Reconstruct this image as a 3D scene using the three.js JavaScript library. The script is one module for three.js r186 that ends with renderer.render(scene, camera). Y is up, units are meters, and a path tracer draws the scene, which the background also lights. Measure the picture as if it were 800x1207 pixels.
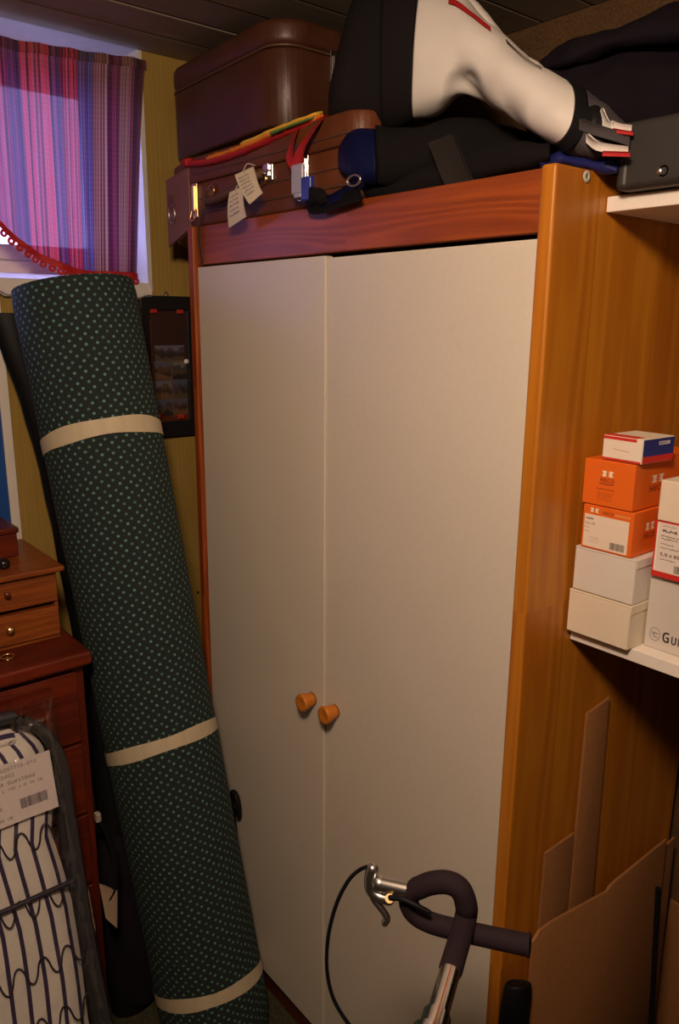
import * as THREE from 'three';
import { RoundedBoxGeometry } from 'three/addons/geometries/RoundedBoxGeometry.js';
import { mergeGeometries, mergeVertices, toCreasedNormals } from 'three/addons/utils/BufferGeometryUtils.js';
import { ImprovedNoise } from 'three/addons/math/ImprovedNoise.js';

// ---------------------------------------------------------------- camera, sky, exposure
const scene = new THREE.Scene();
const camera = new THREE.PerspectiveCamera(66.82, 800 / 1207, 0.05, 60);
camera.position.set(1.5696, 1.65, 0.8906);
camera.rotation.order = 'YXZ';
camera.rotation.set(THREE.MathUtils.degToRad(-13.85), THREE.MathUtils.degToRad(50.48), THREE.MathUtils.degToRad(0.48));
scene.background = new THREE.Color().setRGB(0.56, 0.58, 1.45);       // overcast afternoon, bluish against the lamp
scene.backgroundIntensity = 9;
const renderer = new THREE.WebGLRenderer({ antialias: true });
renderer.toneMapping = THREE.LinearToneMapping;
renderer.toneMappingExposure = 1.0;
renderer.shadowMap.enabled = true;
const LAMP_COLOR = new THREE.Color().setRGB(1.0, 0.72, 0.53);
const LAMP_POWER = 4.3;
const LAMP_POS = [1.44, 2.15, 0.92];

// ---------------------------------------------------------------- helpers
const V = (p) => new THREE.Vector3(...p);
const noise = new ImprovedNoise();
let seed = 7;
const rnd = () => { seed = (seed + 0x6d2b79f5) | 0; let t = Math.imul(seed ^ (seed >>> 15), 1 | seed); t = (t + Math.imul(t ^ (t >>> 7), 61 | t)) ^ t; return ((t ^ (t >>> 14)) >>> 0) / 4294967296; };
const used = {};
function numbered(name) { const n = used[name] = (used[name] ?? -1) + 1; return n ? `${name}_${String(n).padStart(3, '0')}` : name; }
function lit(o) { o.castShadow = true; o.receiveShadow = true; return o; }
function thing(name, label, category, pos = [0, 0, 0], group) {
  const o = new THREE.Group(); o.name = numbered(name); o.position.set(...pos); scene.add(o);
  o.userData = { label, category }; if (group) o.userData.group = group;
  return o;
}
// part(): geometry given in world coordinates (local = true: in the parent's own) becomes a named mesh under parent
function worldOf(p) { const v = new THREE.Vector3(); for (let q = p; q && q !== scene; q = q.parent) v.add(q.position); return v; }
function part(name, geo, mat, parent, local = false, label) {
  if (Array.isArray(geo)) geo = merge(geo);
  if (!local) { const w = worldOf(parent); geo.translate(-w.x, -w.y, -w.z); }
  const m = lit(new THREE.Mesh(geo, mat)); m.name = name; parent.add(m);
  if (label) m.userData.label = label;
  return m;
}
function struct(name, geo, mat, pos = [0, 0, 0]) {
  const m = lit(new THREE.Mesh(Array.isArray(geo) ? merge(geo) : geo, mat)); m.name = name; m.position.set(...pos); m.userData = { kind: 'structure' }; scene.add(m); return m;
}
function merge(list) { return mergeGeometries(list.map((g) => { const h = g.index ? g.toNonIndexed() : g; for (const k of Object.keys(h.attributes)) if (!['position', 'normal', 'uv'].includes(k)) h.deleteAttribute(k); return h; })); }
// uv in metres by dominant normal, the grain axis running along v
function metreUV(g, grain = 'y') {
  const p = g.attributes.position, n = g.attributes.normal, uv = new Float32Array(p.count * 2);
  for (let i = 0; i < p.count; i++) {
    const c = { x: p.getX(i), y: p.getY(i), z: p.getZ(i) }, a = { x: Math.abs(n.getX(i)), y: Math.abs(n.getY(i)), z: Math.abs(n.getZ(i)) };
    const dom = a.x >= a.y && a.x >= a.z ? 'x' : a.y >= a.z ? 'y' : 'z';
    const rest = ['x', 'y', 'z'].filter((k) => k !== dom);
    let vv, uu;
    if (rest.includes(grain)) { vv = c[grain]; uu = c[rest.find((k) => k !== grain)]; } else { uu = c[rest[0]]; vv = c[rest[1]]; }
    uv[2 * i] = uu; uv[2 * i + 1] = vv;
  }
  g.setAttribute('uv', new THREE.BufferAttribute(uv, 2)); return g;
}
function bx(x0, x1, y0, y1, z0, z1, r = 0.002, grain = 'y', seg = 2) {
  const w = x1 - x0, h = y1 - y0, d = z1 - z0, rr = Math.min(r, w / 2.1, h / 2.1, d / 2.1);
  let g = rr > 0 ? new RoundedBoxGeometry(w, h, d, seg, rr) : new THREE.BoxGeometry(w, h, d);
  if (g.index) g = g.toNonIndexed();
  g.translate((x0 + x1) / 2, (y0 + y1) / 2, (z0 + z1) / 2); g.clearGroups();
  return metreUV(g, grain);
}
function turn(g, angle, axis, pivot = [0, 0, 0]) {
  g.translate(-pivot[0], -pivot[1], -pivot[2]); g[axis === 'x' ? 'rotateX' : axis === 'y' ? 'rotateY' : 'rotateZ'](angle); g.translate(...pivot); return g;
}
function tube(pts, r, seg = 40, rad = 10, closed = false, tension = 0.5) {
  const c = new THREE.CatmullRomCurve3(pts.map(V), closed, 'catmullrom', tension);
  const g = new THREE.TubeGeometry(c, seg, r, rad, closed).toNonIndexed();
  if (closed) return g;
  return merge([g, cap(pts[0], r), cap(pts[pts.length - 1], r)]);
}
function cap(p, r) { const s = new THREE.SphereGeometry(r, 10, 8); s.translate(...p); return s.toNonIndexed(); }
function rod(a, b, r0, r1 = r0, rad = 16) {
  const A = V(a), B = V(b), d = B.clone().sub(A), g = new THREE.CylinderGeometry(r1, r0, d.length(), rad, 1);
  g.applyQuaternion(new THREE.Quaternion().setFromUnitVectors(new THREE.Vector3(0, 1, 0), d.clone().normalize()));
  g.translate(...A.add(B).multiplyScalar(0.5).toArray()); return g.toNonIndexed();
}
function lathe(profile, at, dir = [0, 1, 0], seg = 24) {
  const g = new THREE.LatheGeometry(profile.map((q) => new THREE.Vector2(...q)), seg);
  g.applyQuaternion(new THREE.Quaternion().setFromUnitVectors(new THREE.Vector3(0, 1, 0), V(dir).normalize())); g.translate(...at); return g.toNonIndexed();
}
// sections: [centre, half axis a, half axis b]; a smooth skin over superelliptic rings, with cloth unevenness
function loft(sections, { n = 48, sub = 8, amp = 0, freq = 8, pow = 2, caps = true, off = 0, dents = [], from = 0, to = 1, a0 = 0, a1 = Math.PI * 2, ribs = 0 } = {}) {
  const cs = ['0', '1', '2'].map((k) => new THREE.CatmullRomCurve3(sections.map((s) => V(s[k])), false, 'catmullrom', 0.5));
  const rows = (sections.length - 1) * sub, pos = [], uv = [], idx = [], closed = a1 - a0 > 6.28;
  for (let i = 0; i <= rows; i++) {
    const t = from + (to - from) * i / rows, c = cs[0].getPoint(t), a = cs[1].getPoint(t), b = cs[2].getPoint(t);
    for (let j = 0; j <= n; j++) {
      const th = a0 + (a1 - a0) * j / n, co = Math.cos(th), si = Math.sin(th);
      const f = (q) => Math.sign(q) * Math.pow(Math.abs(q), 2 / pow);
      const p = c.clone().addScaledVector(a, f(co)).addScaledVector(b, f(si));
      const out = p.clone().sub(c).normalize();
      let h = off;
      if (amp) h += amp * (noise.noise(p.x * freq, p.y * freq, p.z * freq) + 0.5 * noise.noise(p.x * freq * 2.3, p.y * freq * 2.3 + 5, p.z * freq * 2.3));
      if (ribs) h += ribs * Math.sin(t * 60 + 3 * Math.sin(th * 2));
      for (const [dp, dr, dd] of dents) { const q = p.distanceTo(V(dp)) / dr; if (q < 1) h -= dd * (1 - q * q) * (1 - q * q); }
      p.addScaledVector(out, h);
      if (j === n && closed) { pos.push(pos[pos.length - 3 * n], pos[pos.length - 3 * n + 1], pos[pos.length - 3 * n + 2]); } else pos.push(p.x, p.y, p.z);
      uv.push(j / n * a.length() * 6, t * cs[0].getLength());
    }
  }
  const w = n + 1;
  for (let i = 0; i < rows; i++) for (let j = 0; j < n; j++) { const k = i * w + j; idx.push(k, k + w, k + 1, k + 1, k + w, k + w + 1); }
  if (caps && closed) for (const i of [0, rows]) {
    const c = cs[0].getPoint(i ? to : from), k = pos.length / 3; pos.push(c.x, c.y, c.z); uv.push(0, 0);
    for (let j = 0; j < n; j++) { const a = i * w + j; i ? idx.push(a, k, a + 1) : idx.push(a, a + 1, k); }
  }
  let g = new THREE.BufferGeometry();
  g.setAttribute('position', new THREE.Float32BufferAttribute(pos, 3)); g.setAttribute('uv', new THREE.Float32BufferAttribute(uv, 2)); g.setIndex(idx);
  g.computeVertexNormals();
  if (closed) { const nm = g.attributes.normal; for (let i = 0; i <= rows; i++) { const k = i * w, m = k + n, v = new THREE.Vector3(nm.getX(k) + nm.getX(m), nm.getY(k) + nm.getY(m), nm.getZ(k) + nm.getZ(m)).normalize(); nm.setXYZ(k, v.x, v.y, v.z); nm.setXYZ(m, v.x, v.y, v.z); } }
  return g.toNonIndexed();
}
// a thin sheet with two sides and thickness over a grid of points
function sheet(fn, nu, nv, thick = 0.0012) {
  const pos = [], uv = [], idx = [], P = (i, j) => V(fn(i / nu, j / nv)), w = nu + 1, N = (nu + 1) * (nv + 1), pts = [];
  for (let j = 0; j <= nv; j++) for (let i = 0; i <= nu; i++) pts.push(P(i, j));
  const at = (i, j) => pts[Math.min(nv, Math.max(0, j)) * w + Math.min(nu, Math.max(0, i))];
  for (const s of thick ? [1, -1] : [1]) for (let j = 0; j <= nv; j++) for (let i = 0; i <= nu; i++) {
    const du = at(i + 1, j).clone().sub(at(i - 1, j)), dv = at(i, j + 1).clone().sub(at(i, j - 1)), nn = du.cross(dv).normalize();
    const p = at(i, j).clone().addScaledVector(nn, s * thick / 2); pos.push(p.x, p.y, p.z); uv.push(i / nu, j / nv);
  }
  for (let j = 0; j < nv; j++) for (let i = 0; i < nu; i++) { const k = j * w + i; idx.push(k, k + 1, k + w, k + 1, k + w + 1, k + w); const m = k + N; if (thick) idx.push(m, m + w, m + 1, m + 1, m + w, m + w + 1); }
  const edge = (a, b) => idx.push(a, a + N, b, b, a + N, b + N);
  if (thick) for (let i = 0; i < nu; i++) { edge(i + 1, i); edge(nv * w + i, nv * w + i + 1); }
  if (thick) for (let j = 0; j < nv; j++) { edge(j * w, (j + 1) * w); edge((j + 1) * w + nu, j * w + nu); }
  let g = new THREE.BufferGeometry();
  g.setAttribute('position', new THREE.Float32BufferAttribute(pos, 3)); g.setAttribute('uv', new THREE.Float32BufferAttribute(uv, 2)); g.setIndex(idx);
  g.computeVertexNormals(); return g.toNonIndexed();
}
function ribbon(pts, width, side, thick = 0.002, seg = 40) {     // a flat strap along pts, its width lying along side (one vector, or one per end)
  const c = new THREE.CatmullRomCurve3(pts.map(V)), s0 = V(side[0].length ? side[0] : side), s1 = V(side[0].length ? side[1] : side);
  return sheet((u, v) => { const p = c.getPoint(u), s = s0.clone().lerp(s1, u).normalize(); return p.addScaledVector(s, (v - 0.5) * width).toArray(); }, seg, 2, thick);
}
function quad(a, b, c, d) { // top-left, top-right, bottom-right, bottom-left; uv 0..1
  const g = new THREE.BufferGeometry();
  g.setAttribute('position', new THREE.Float32BufferAttribute([...d, ...c, ...b, ...d, ...b, ...a], 3));
  g.setAttribute('uv', new THREE.Float32BufferAttribute([0, 0, 1, 0, 1, 1, 0, 0, 1, 1, 0, 1], 2)); g.computeVertexNormals(); return g;
}
function extrude(shapePts, depth, bevel = 0.002, holes) {   // XY outline extruded along +Z
  const s = new THREE.Shape(shapePts.map((p) => new THREE.Vector2(...p)));
  const g = new THREE.ExtrudeGeometry(s, { depth, bevelEnabled: bevel > 0, bevelSize: bevel, bevelThickness: bevel, bevelSegments: 2, curveSegments: 16 });
  return g.index ? g.toNonIndexed() : g;
}
function roundRect(w, h, r) {
  const s = new THREE.Shape(); s.moveTo(-w / 2 + r, -h / 2); s.lineTo(w / 2 - r, -h / 2); s.absarc(w / 2 - r, -h / 2 + r, r, -Math.PI / 2, 0); s.lineTo(w / 2, h / 2 - r); s.absarc(w / 2 - r, h / 2 - r, r, 0, Math.PI / 2);
  s.lineTo(-w / 2 + r, h / 2); s.absarc(-w / 2 + r, h / 2 - r, r, Math.PI / 2, Math.PI); s.lineTo(-w / 2, -h / 2 + r); s.absarc(-w / 2 + r, -h / 2 + r, r, Math.PI, Math.PI * 1.5); return s;
}

// ---------------------------------------------------------------- textures
function fbm(x, y, z, o = 4) { let a = 0, s = 1, t = 0; for (let i = 0; i < o; i++) { a += s * noise.noise(x, y, z); t += s; x *= 2.03; y *= 2.03; s *= 0.5; } return a / t; }
function pixels(w, h, fn, rep = [1, 1], srgb = true) {
  const d = new Uint8Array(w * h * 4);
  for (let j = 0; j < h; j++) for (let i = 0; i < w; i++) { const c = fn(i / w, j / h), k = 4 * (j * w + i); d[k] = Math.max(0, Math.min(255, c[0])); d[k + 1] = Math.max(0, Math.min(255, c[1])); d[k + 2] = Math.max(0, Math.min(255, c[2])); d[k + 3] = 255; }
  const t = new THREE.DataTexture(d, w, h); t.magFilter = THREE.LinearFilter; t.minFilter = THREE.LinearMipmapLinearFilter; t.generateMipmaps = true;
  t.wrapS = t.wrapT = THREE.RepeatWrapping; t.repeat.set(...rep); if (srgb) t.colorSpace = THREE.SRGBColorSpace; t.needsUpdate = true; return t;
}
function canvas(w, h, draw) {
  const c = document.createElement('canvas'); c.width = w; c.height = h; const x = c.getContext('2d'); draw(x, w, h);
  const t = new THREE.CanvasTexture(c); t.colorSpace = THREE.SRGBColorSpace; t.anisotropy = 8; return t;
}
const mix = (a, b, t) => a.map((v, i) => v + (b[i] - v) * t);
// wood with its grain along v; size in metres of one repeat; strips: breadth of veneer leaves
function wood(dark, light, { seed = 0, lines = 60, wave = 0.03, strips = 0, size = 1, contrast = 1, w = 512, h = 512 } = {}) {
  const col = pixels(w, h, (u, v) => {
    const sv = strips ? Math.floor(u * strips) : 0, k = sv * 7.3 + seed;
    const uu = u + wave * fbm(u * 3 + k, v * 1.2, k, 2);
    let g = 0.5 + 0.5 * Math.sin((uu * lines + 2.2 * fbm(uu * 9, v * 0.8, k + 3, 2)) * 6.283);
    g = 0.55 * Math.pow(g, 1.6) + 0.45 * (0.5 + 0.8 * fbm(u * 130, v * 4, k, 3)) + 0.28 * fbm(u * 7, v * 1.5, k + 9, 3);
    if (strips) g += 0.4 * (((sv * 37) % 10) / 10 - 0.5);
    g = 0.5 + (g - 0.5) * contrast;
    return mix(dark, light, Math.max(0, Math.min(1, g)));
  }, [1 / size, 1 / size]);
  return col;
}
const std = (o) => new THREE.MeshStandardMaterial({ roughness: 0.6, ...o });
const phys = (o) => new THREE.MeshPhysicalMaterial({ roughness: 0.6, ...o });
const rgb = (r, g, b) => new THREE.Color().setRGB(r, g, b);
const grainBump = (f, a, b, size, sd = 0) => pixels(512, 512, (u, v) => { const q = 128 + 110 * fbm(u * f * a, v * f * b, sd, 4); return [q, q, q]; }, [1 / size, 1 / size], false);
const leatherBump = pixels(512, 512, (u, v) => { const q = 128 + 70 * fbm(u * 60, v * 60, 2, 3) + 50 * fbm(u * 8, v * 8, 9, 3); return [q, q, q]; }, [4, 4], false);
const clothBump = pixels(256, 256, (u, v) => { const q = 128 + 40 * Math.sin(u * 6.283 * 64) * Math.sin(v * 6.283 * 64) + 40 * fbm(u * 10, v * 10, 4, 3); return [q, q, q]; }, [6, 6], false);

const M = {};
M.pine = std({ map: wood([168, 97, 18], [204, 136, 36], { seed: 2, lines: 14, strips: 7, wave: 0.02, size: 0.62, contrast: 0.75 }), roughness: 0.42 });
M.pineRed = std({ map: wood([122, 52, 16], [170, 84, 30], { seed: 21, lines: 26, wave: 0.025, size: 0.5, contrast: 0.9 }), roughness: 0.45 });
M.plinth = std({ map: wood([70, 28, 16], [104, 46, 26], { seed: 31, lines: 20, size: 0.5 }), roughness: 0.5 });
M.door = std({ map: pixels(512, 512, (u, v) => { const q = 4 * fbm(u * 5, v * 5, 1, 4) + 3 * fbm(u * 120, v * 120, 2, 2); const s = fbm(u * 14, v * 14, 8, 3) > 0.45 ? -3 : 0; return [214 + q + s, 206 + q + s, 190 + q + s]; }, [1, 1]), roughness: 0.48 });
M.knob = std({ map: wood([186, 102, 22], [220, 142, 46], { seed: 5, lines: 8, size: 0.06 }), roughness: 0.35 });
M.wallpaper = std({ map: pixels(1024, 1024, (u, v) => {
  const rib = 6 * Math.sin(u * 6.283 * 170) + 10 * fbm(u * 150, v * 6, 3, 2), blot = 16 * fbm(u * 3, v * 3, 5, 4), st = Math.max(0, fbm(u * 2.2, v * 1.1, 12, 4) - 0.12) * 60;
  return [156 + rib + blot - st * 0.7, 128 + rib + blot - st, 58 + rib * 0.8 + blot - st * 1.1];
}, [1, 1]), bumpMap: pixels(512, 512, (u, v) => { const q = 128 + 70 * Math.sin(u * 6.283 * 85) + 50 * fbm(u * 40, v * 40, 3, 3); return [q, q, q]; }, [1, 1], false), bumpScale: 0.0006, roughness: 0.85 });
M.darkWall = std({ map: pixels(512, 512, (u, v) => { const q = 40 * fbm(u * 90, v * 90, 3, 3) + 10 * fbm(u * 8, v * 8, 1, 2); return [92 + q, 66 + q * 0.8, 36 + q * 0.5]; }, [2, 2]), roughness: 0.95 });
M.plainWall = std({ color: rgb(0.07, 0.055, 0.042), roughness: 0.95 });
M.ceiling = [0, 1, 2].map((k) => std({ map: pixels(256, 512, (u, v) => { const q = 14 * fbm(u * 40, v * 3, 3 + k, 3) + 8 * fbm(u * 5, v * 9, 7 + k, 3), f = fbm(u * 9, v * 4, 20 + k, 4) > 0.45 ? 26 : 0; return [158 + q + f - 4 * k, 144 + q + f - 4 * k, 124 + q + f - 4 * k]; }, [3, 1]), roughness: 0.75 }));
M.floor = std({ map: pixels(512, 512, (u, v) => { const q = 30 * fbm(u * 120, v * 120, 3, 3) + 12 * fbm(u * 6, v * 6, 1, 3); return [58 + q, 55 + q, 34 + q]; }, [1, 1]), roughness: 1 });
M.whitePaint = std({ map: pixels(512, 512, (u, v) => { const q = 5 * fbm(u * 30, v * 30, 1, 4); const c = fbm(u * 6, v * 6, 17, 5) > 0.33; return c ? [150 + q, 132 + q, 110 + q] : [212 + q, 208 + q, 198 + q]; }, [2, 2]), roughness: 0.6 });
M.plasterReveal = std({ map: pixels(256, 256, (u, v) => { const q = 8 * fbm(u * 20, v * 20, 1, 4); return [205 + q, 203 + q, 198 + q]; }, [2, 2]), roughness: 0.8 });
M.pane = phys({ color: 0xffffff, transmission: 1, thickness: 0, roughness: 0.02, ior: 1.45 });
M.shelf = std({ map: pixels(256, 256, (u, v) => { const q = 3 * fbm(u * 40, v * 40, 1, 3); return [234 + q, 228 + q, 218 + q]; }, [1, 1]), roughness: 0.4 });
M.chrome = std({ color: rgb(0.72, 0.71, 0.69), metalness: 1, roughness: 0.16 });
M.alloy = std({ color: rgb(0.62, 0.61, 0.59), metalness: 1, roughness: 0.32 });
M.brass = std({ color: rgb(0.78, 0.58, 0.28), metalness: 1, roughness: 0.28 });
M.black = phys({ specularIntensity: 0.4, color: rgb(0.006, 0.006, 0.0065), roughness: 0.55 });
M.blackRubber = std({ color: rgb(0.02, 0.018, 0.02), roughness: 0.7 });
M.leatherDark = std({ map: pixels(512, 512, (u, v) => { const q = 16 * fbm(u * 8, v * 8, 3, 4), sc = fbm(u * 40, v * 6, 8, 3) > 0.5 ? 22 : 0; return [74 + q + sc * 0.8, 42 + q * 0.7 + sc * 0.6, 27 + q * 0.5 + sc * 0.5]; }, [2, 2]), bumpMap: leatherBump, bumpScale: 0.0005, roughness: 0.42 });
M.leatherTan = std({ map: pixels(512, 512, (u, v) => { const q = 22 * fbm(u * 6, v * 6, 13, 4), sc = fbm(u * 30, v * 5, 8, 3) > 0.48 ? -22 : 0; return [98 + q + sc * 0.7, 52 + q * 0.7 + sc * 0.5, 24 + q * 0.4 + sc * 0.3]; }, [2, 2]), bumpMap: leatherBump, bumpScale: 0.0004, roughness: 0.5 });
M.leatherEdge = std({ color: rgb(0.10, 0.045, 0.022), roughness: 0.5, bumpMap: leatherBump, bumpScale: 0.0003 });
const clothMat = (r, g, b, rough = 0.85) => phys({ specularIntensity: Math.max(r, g, b) < 0.1 ? 0.3 : 0.8, color: rgb(r, g, b), roughness: rough, bumpMap: clothBump, bumpScale: 0.0004 });
M.bagBlack = clothMat(0.011, 0.009, 0.010, 0.85); M.bagWhite = clothMat(0.68, 0.65, 0.60, 0.7); M.bagGrey = clothMat(0.06, 0.054, 0.058); M.red = clothMat(0.45, 0.014, 0.016, 0.6); M.orange = clothMat(0.75, 0.22, 0.02, 0.55); M.yellow = clothMat(0.75, 0.46, 0.05, 0.55);
M.green = clothMat(0.08, 0.22, 0.05); M.navy = clothMat(0.004, 0.006, 0.042, 0.5); M.blue = clothMat(0.010, 0.014, 0.10, 0.5); M.jacket = clothMat(0.012, 0.008, 0.013, 0.95); M.darkCloth = clothMat(0.007, 0.006, 0.007, 0.95);
M.pouchFlap = clothMat(0.022, 0.018, 0.016); M.lilacPlastic = phys({ color: rgb(0.5, 0.5, 0.62), roughness: 0.25, transmission: 0.3, thickness: 0.004 });
M.bluePlastic = std({ color: rgb(0.02, 0.04, 0.30), roughness: 0.3 });
M.caseGrey = std({ color: rgb(0.028, 0.026, 0.024), roughness: 0.5 });
M.boxWhite = std({ map: pixels(256, 256, (u, v) => { const q = 6 * fbm(u * 6, v * 6, 1, 4) + 3 * fbm(u * 90, v * 90, 2, 2); return [226 + q, 214 + q, 192 + q]; }, [3, 3]), roughness: 0.75 });
M.boxPale = std({ map: pixels(256, 256, (u, v) => { const q = 6 * fbm(u * 6, v * 6, 4, 4) + 3 * fbm(u * 90, v * 90, 2, 2); return [220 + q, 214 + q, 204 + q]; }, [3, 3]), roughness: 0.75 });
M.boxOrange = std({ map: pixels(256, 256, (u, v) => { const q = 6 * fbm(u * 6, v * 6, 6, 4) + 3 * fbm(u * 90, v * 90, 2, 2); return [226 + q, 104 + q, 22 + q * 0.5]; }, [3, 3]), roughness: 0.5 });
M.boxRed = std({ color: rgb(0.62, 0.035, 0.03), roughness: 0.5 });
M.cardInside = std({ color: rgb(0.30, 0.20, 0.11), roughness: 0.9 });
M.hardboard = [0, 1].map((k) => std({ map: pixels(512, 512, (u, v) => { const q = 10 * fbm(u * 60, v * 60, 3 + k, 4) + 8 * fbm(u * 4, v * 2, 1 + k, 3); return [150 + q - 8 * k, 102 + q - 6 * k, 58 + q - 4 * k]; }, [1.5, 1.5]), roughness: 0.7 }));
M.mahogany = std({ map: wood([78, 24, 10], [118, 42, 18], { seed: 41, lines: 10, strips: 5, wave: 0.04, size: 0.5, contrast: 0.7 }), roughness: 0.35 });
M.chestnut = std({ map: wood([112, 55, 18], [160, 86, 32], { seed: 51, lines: 14, wave: 0.06, size: 0.3, contrast: 0.8 }), roughness: 0.4 });
M.tape = std({ map: pixels(256, 256, (u, v) => { const q = 10 * Math.sin((u * 60 + v * 12) * 6.283) + 16 * fbm(u * 12, v * 6, 5, 3); return [204 + q, 190 + q, 160 + q]; }, [1, 1]), roughness: 0.7 });
M.barTape = phys({ specularIntensity: 0.4, color: rgb(0.022, 0.013, 0.017), roughness: 0.75, bumpMap: clothBump, bumpScale: 0.0004 });

// ---------------------------------------------------------------- the setting
const X0 = -0.26, X1 = 3.0, Z0 = -0.57, Z1 = 2.9, H = 2.25;
struct('floor', bx(X0 - 0.4, X1 + 0.1, -0.1, 0, Z0 - 0.1, Z1 + 0.1, 0, 'z'), M.floor);
{
  const c = struct('ceiling', bx(X0 - 0.4, X1 + 0.1, H + 0.014, H + 0.12, Z0 - 0.1, Z1 + 0.1, 0, 'z'), M.ceiling[1]);
  let x = X0 - 0.002, k = 0;                                   // boards running from the back wall towards the viewer
  while (x < X1) {
    const w = 0.118;
    const g = bx(x, Math.min(x + w - 0.004, X1), H, H + 0.016, Z0, Z1, 0.0035, 'z', 1); g.translate(0, (rnd() - 0.5) * 0.0015, 0);
    const uv = g.attributes.uv; for (let i = 0; i < uv.count; i++) uv.setXY(i, uv.getX(i), uv.getY(i) + k * 0.37);
    part('ceiling_board', g, M.ceiling[k % 3], c); x += w; k++;
  }
}
const WT = 0.36, WZ0 = -0.004, WZ1 = 0.86, SILL = 1.745;           // window opening in the left wall
struct('wall_left', [
  bx(X0 - WT, X0, 0, SILL - 0.03, Z0 - 0.1, Z1 + 0.1, 0), bx(X0 - WT, X0, SILL - 0.03, H + 0.016, Z0 - 0.1, WZ0 - 0.012, 0), bx(X0 - WT, X0, SILL - 0.03, H + 0.016, WZ1 + 0.012, Z1 + 0.1, 0),
], M.wallpaper);
struct('wall_back', bx(X0 - WT, X1 + 0.1, 0, H + 0.016, Z0 - 0.1, Z0, 0), M.darkWall);
struct('wall_right', bx(X1, X1 + 0.1, 0, H + 0.016, Z0 - 0.1, Z1 + 0.1, 0), M.plainWall);
struct('wall_front', bx(X0 - WT, X1 + 0.1, 0, H + 0.016, Z1, Z1 + 0.1, 0), M.plainWall);
{
  const g = struct('trim_1', [bx(X0 - WT, X0 + 0.001, SILL - 0.03, H + 0.012, WZ0 - 0.012, WZ0, 0.001), bx(X0 - WT, X0 + 0.001, SILL - 0.03, H + 0.012, WZ1, WZ1 + 0.012, 0.001), bx(X0 - WT, X0 + 0.001, H, H + 0.012, WZ0, WZ1, 0.001, 'z')], M.plasterReveal);
  const w = new THREE.Group(); w.name = 'window_1'; w.userData = { kind: 'structure' }; w.position.set(X0 - 0.17, SILL, (WZ0 + WZ1) / 2); scene.add(w);
  // sloping sill with a chipped front nose
  const sill = sheet((u, v) => { const x = X0 - 0.16 + 0.165 * u, z = WZ0 + (WZ1 - WZ0) * v; return [x, 1.752 - 0.02 * u * u + 0.0015 * noise.noise(x * 20, z * 30, 1), z]; }, 12, 60, 0.004);
  part('window_sill', [metreUV(sill, 'z'), sheet((u, v) => { const z = WZ0 + (WZ1 - WZ0) * v, chip = 0.022 * Math.max(0, noise.noise(z * 14, 2, 0.3)) + 0.008 * noise.noise(z * 45, 1, 0.5); return [X0 + 0.002 + 0.016 * u, 1.733 - (0.034 - chip) * u, z]; }, 4, 90, 0.008)], M.whitePaint, w);
  part('plaster_bed', bx(X0 - WT, X0 - 0.002, SILL - 0.03, SILL - 0.016, WZ0, WZ1, 0, 'z'), M.plasterReveal, w);
  const fx0 = X0 - 0.18, fx1 = X0 - 0.13, y0 = 1.752, y1 = H - 0.002;
  part('window_frame', [bx(fx0, fx1, y0 - 0.02, y0 + 0.028, WZ0, WZ1, 0.003, 'z'), bx(fx0, fx1, y1 - 0.05, y1, WZ0, WZ1, 0.003, 'z'), bx(fx0, fx1, y0 + 0.0285, y1 - 0.0505, WZ0, WZ0 + 0.035, 0.002), bx(fx0, fx1, y0 + 0.0285, y1 - 0.0505, WZ1 - 0.035, WZ1, 0.002)], M.whitePaint, w);
  const sx0 = fx0 + 0.008, sx1 = fx1 - 0.010, zm = (WZ0 + WZ1) / 2;
  for (const [a, b] of [[WZ0 + 0.037, zm - 0.002], [zm + 0.002, WZ1 - 0.037]]) {
    const s = part('window_sash', [bx(sx0, sx1, y0 + 0.03, y0 + 0.066, a, b, 0.003, 'z'), bx(sx0, sx1, y1 - 0.085, y1 - 0.052, a, b, 0.003, 'z'), bx(sx0, sx1, y0 + 0.0665, y1 - 0.0855, a, a + 0.034, 0.002), bx(sx0, sx1, y0 + 0.0665, y1 - 0.0855, b - 0.034, b, 0.002)], M.whitePaint, w);
    const p = part('window_pane', bx(sx0 + 0.012, sx0 + 0.015, y0 + 0.062, y1 - 0.082, a + 0.03, b - 0.03, 0), M.pane, s);
  }
}
struct('ground_outside', bx(-14, X0 - WT - 0.02, 1.3, 1.5, -9, 9, 0), std({ color: rgb(0.09, 0.11, 0.06), roughness: 1 }));

// ---------------------------------------------------------------- the lamp on the ceiling, above the viewer
{
  const t = thing('ceiling_lamp', 'round white glass ceiling lamp on a small white base', 'lamp', [LAMP_POS[0], H, LAMP_POS[2]]);
  part('lamp_base', lathe([[0, 0], [0.045, 0], [0.045, 0.022], [0.03, 0.03], [0, 0.03]].map(([a, b]) => [a, -b]), [0, 0, 0]), M.plasterReveal, t, true);
  const globe = new THREE.SphereGeometry(0.06, 32, 24);
  globe.translate(0, LAMP_POS[1] - H, 0);
  part('lamp_globe', globe, std({ color: 0xffffff, emissive: LAMP_COLOR, emissiveIntensity: 6, roughness: 0.4 }), t, true);
  const l = new THREE.PointLight(LAMP_COLOR, LAMP_POWER, 0, 2); l.position.set(0, LAMP_POS[1] - H, 0); l.castShadow = true; l.shadow.radius = 5; l.shadow.mapSize.set(2048, 2048); l.name = 'lamp_light'; t.add(l);
}

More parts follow.
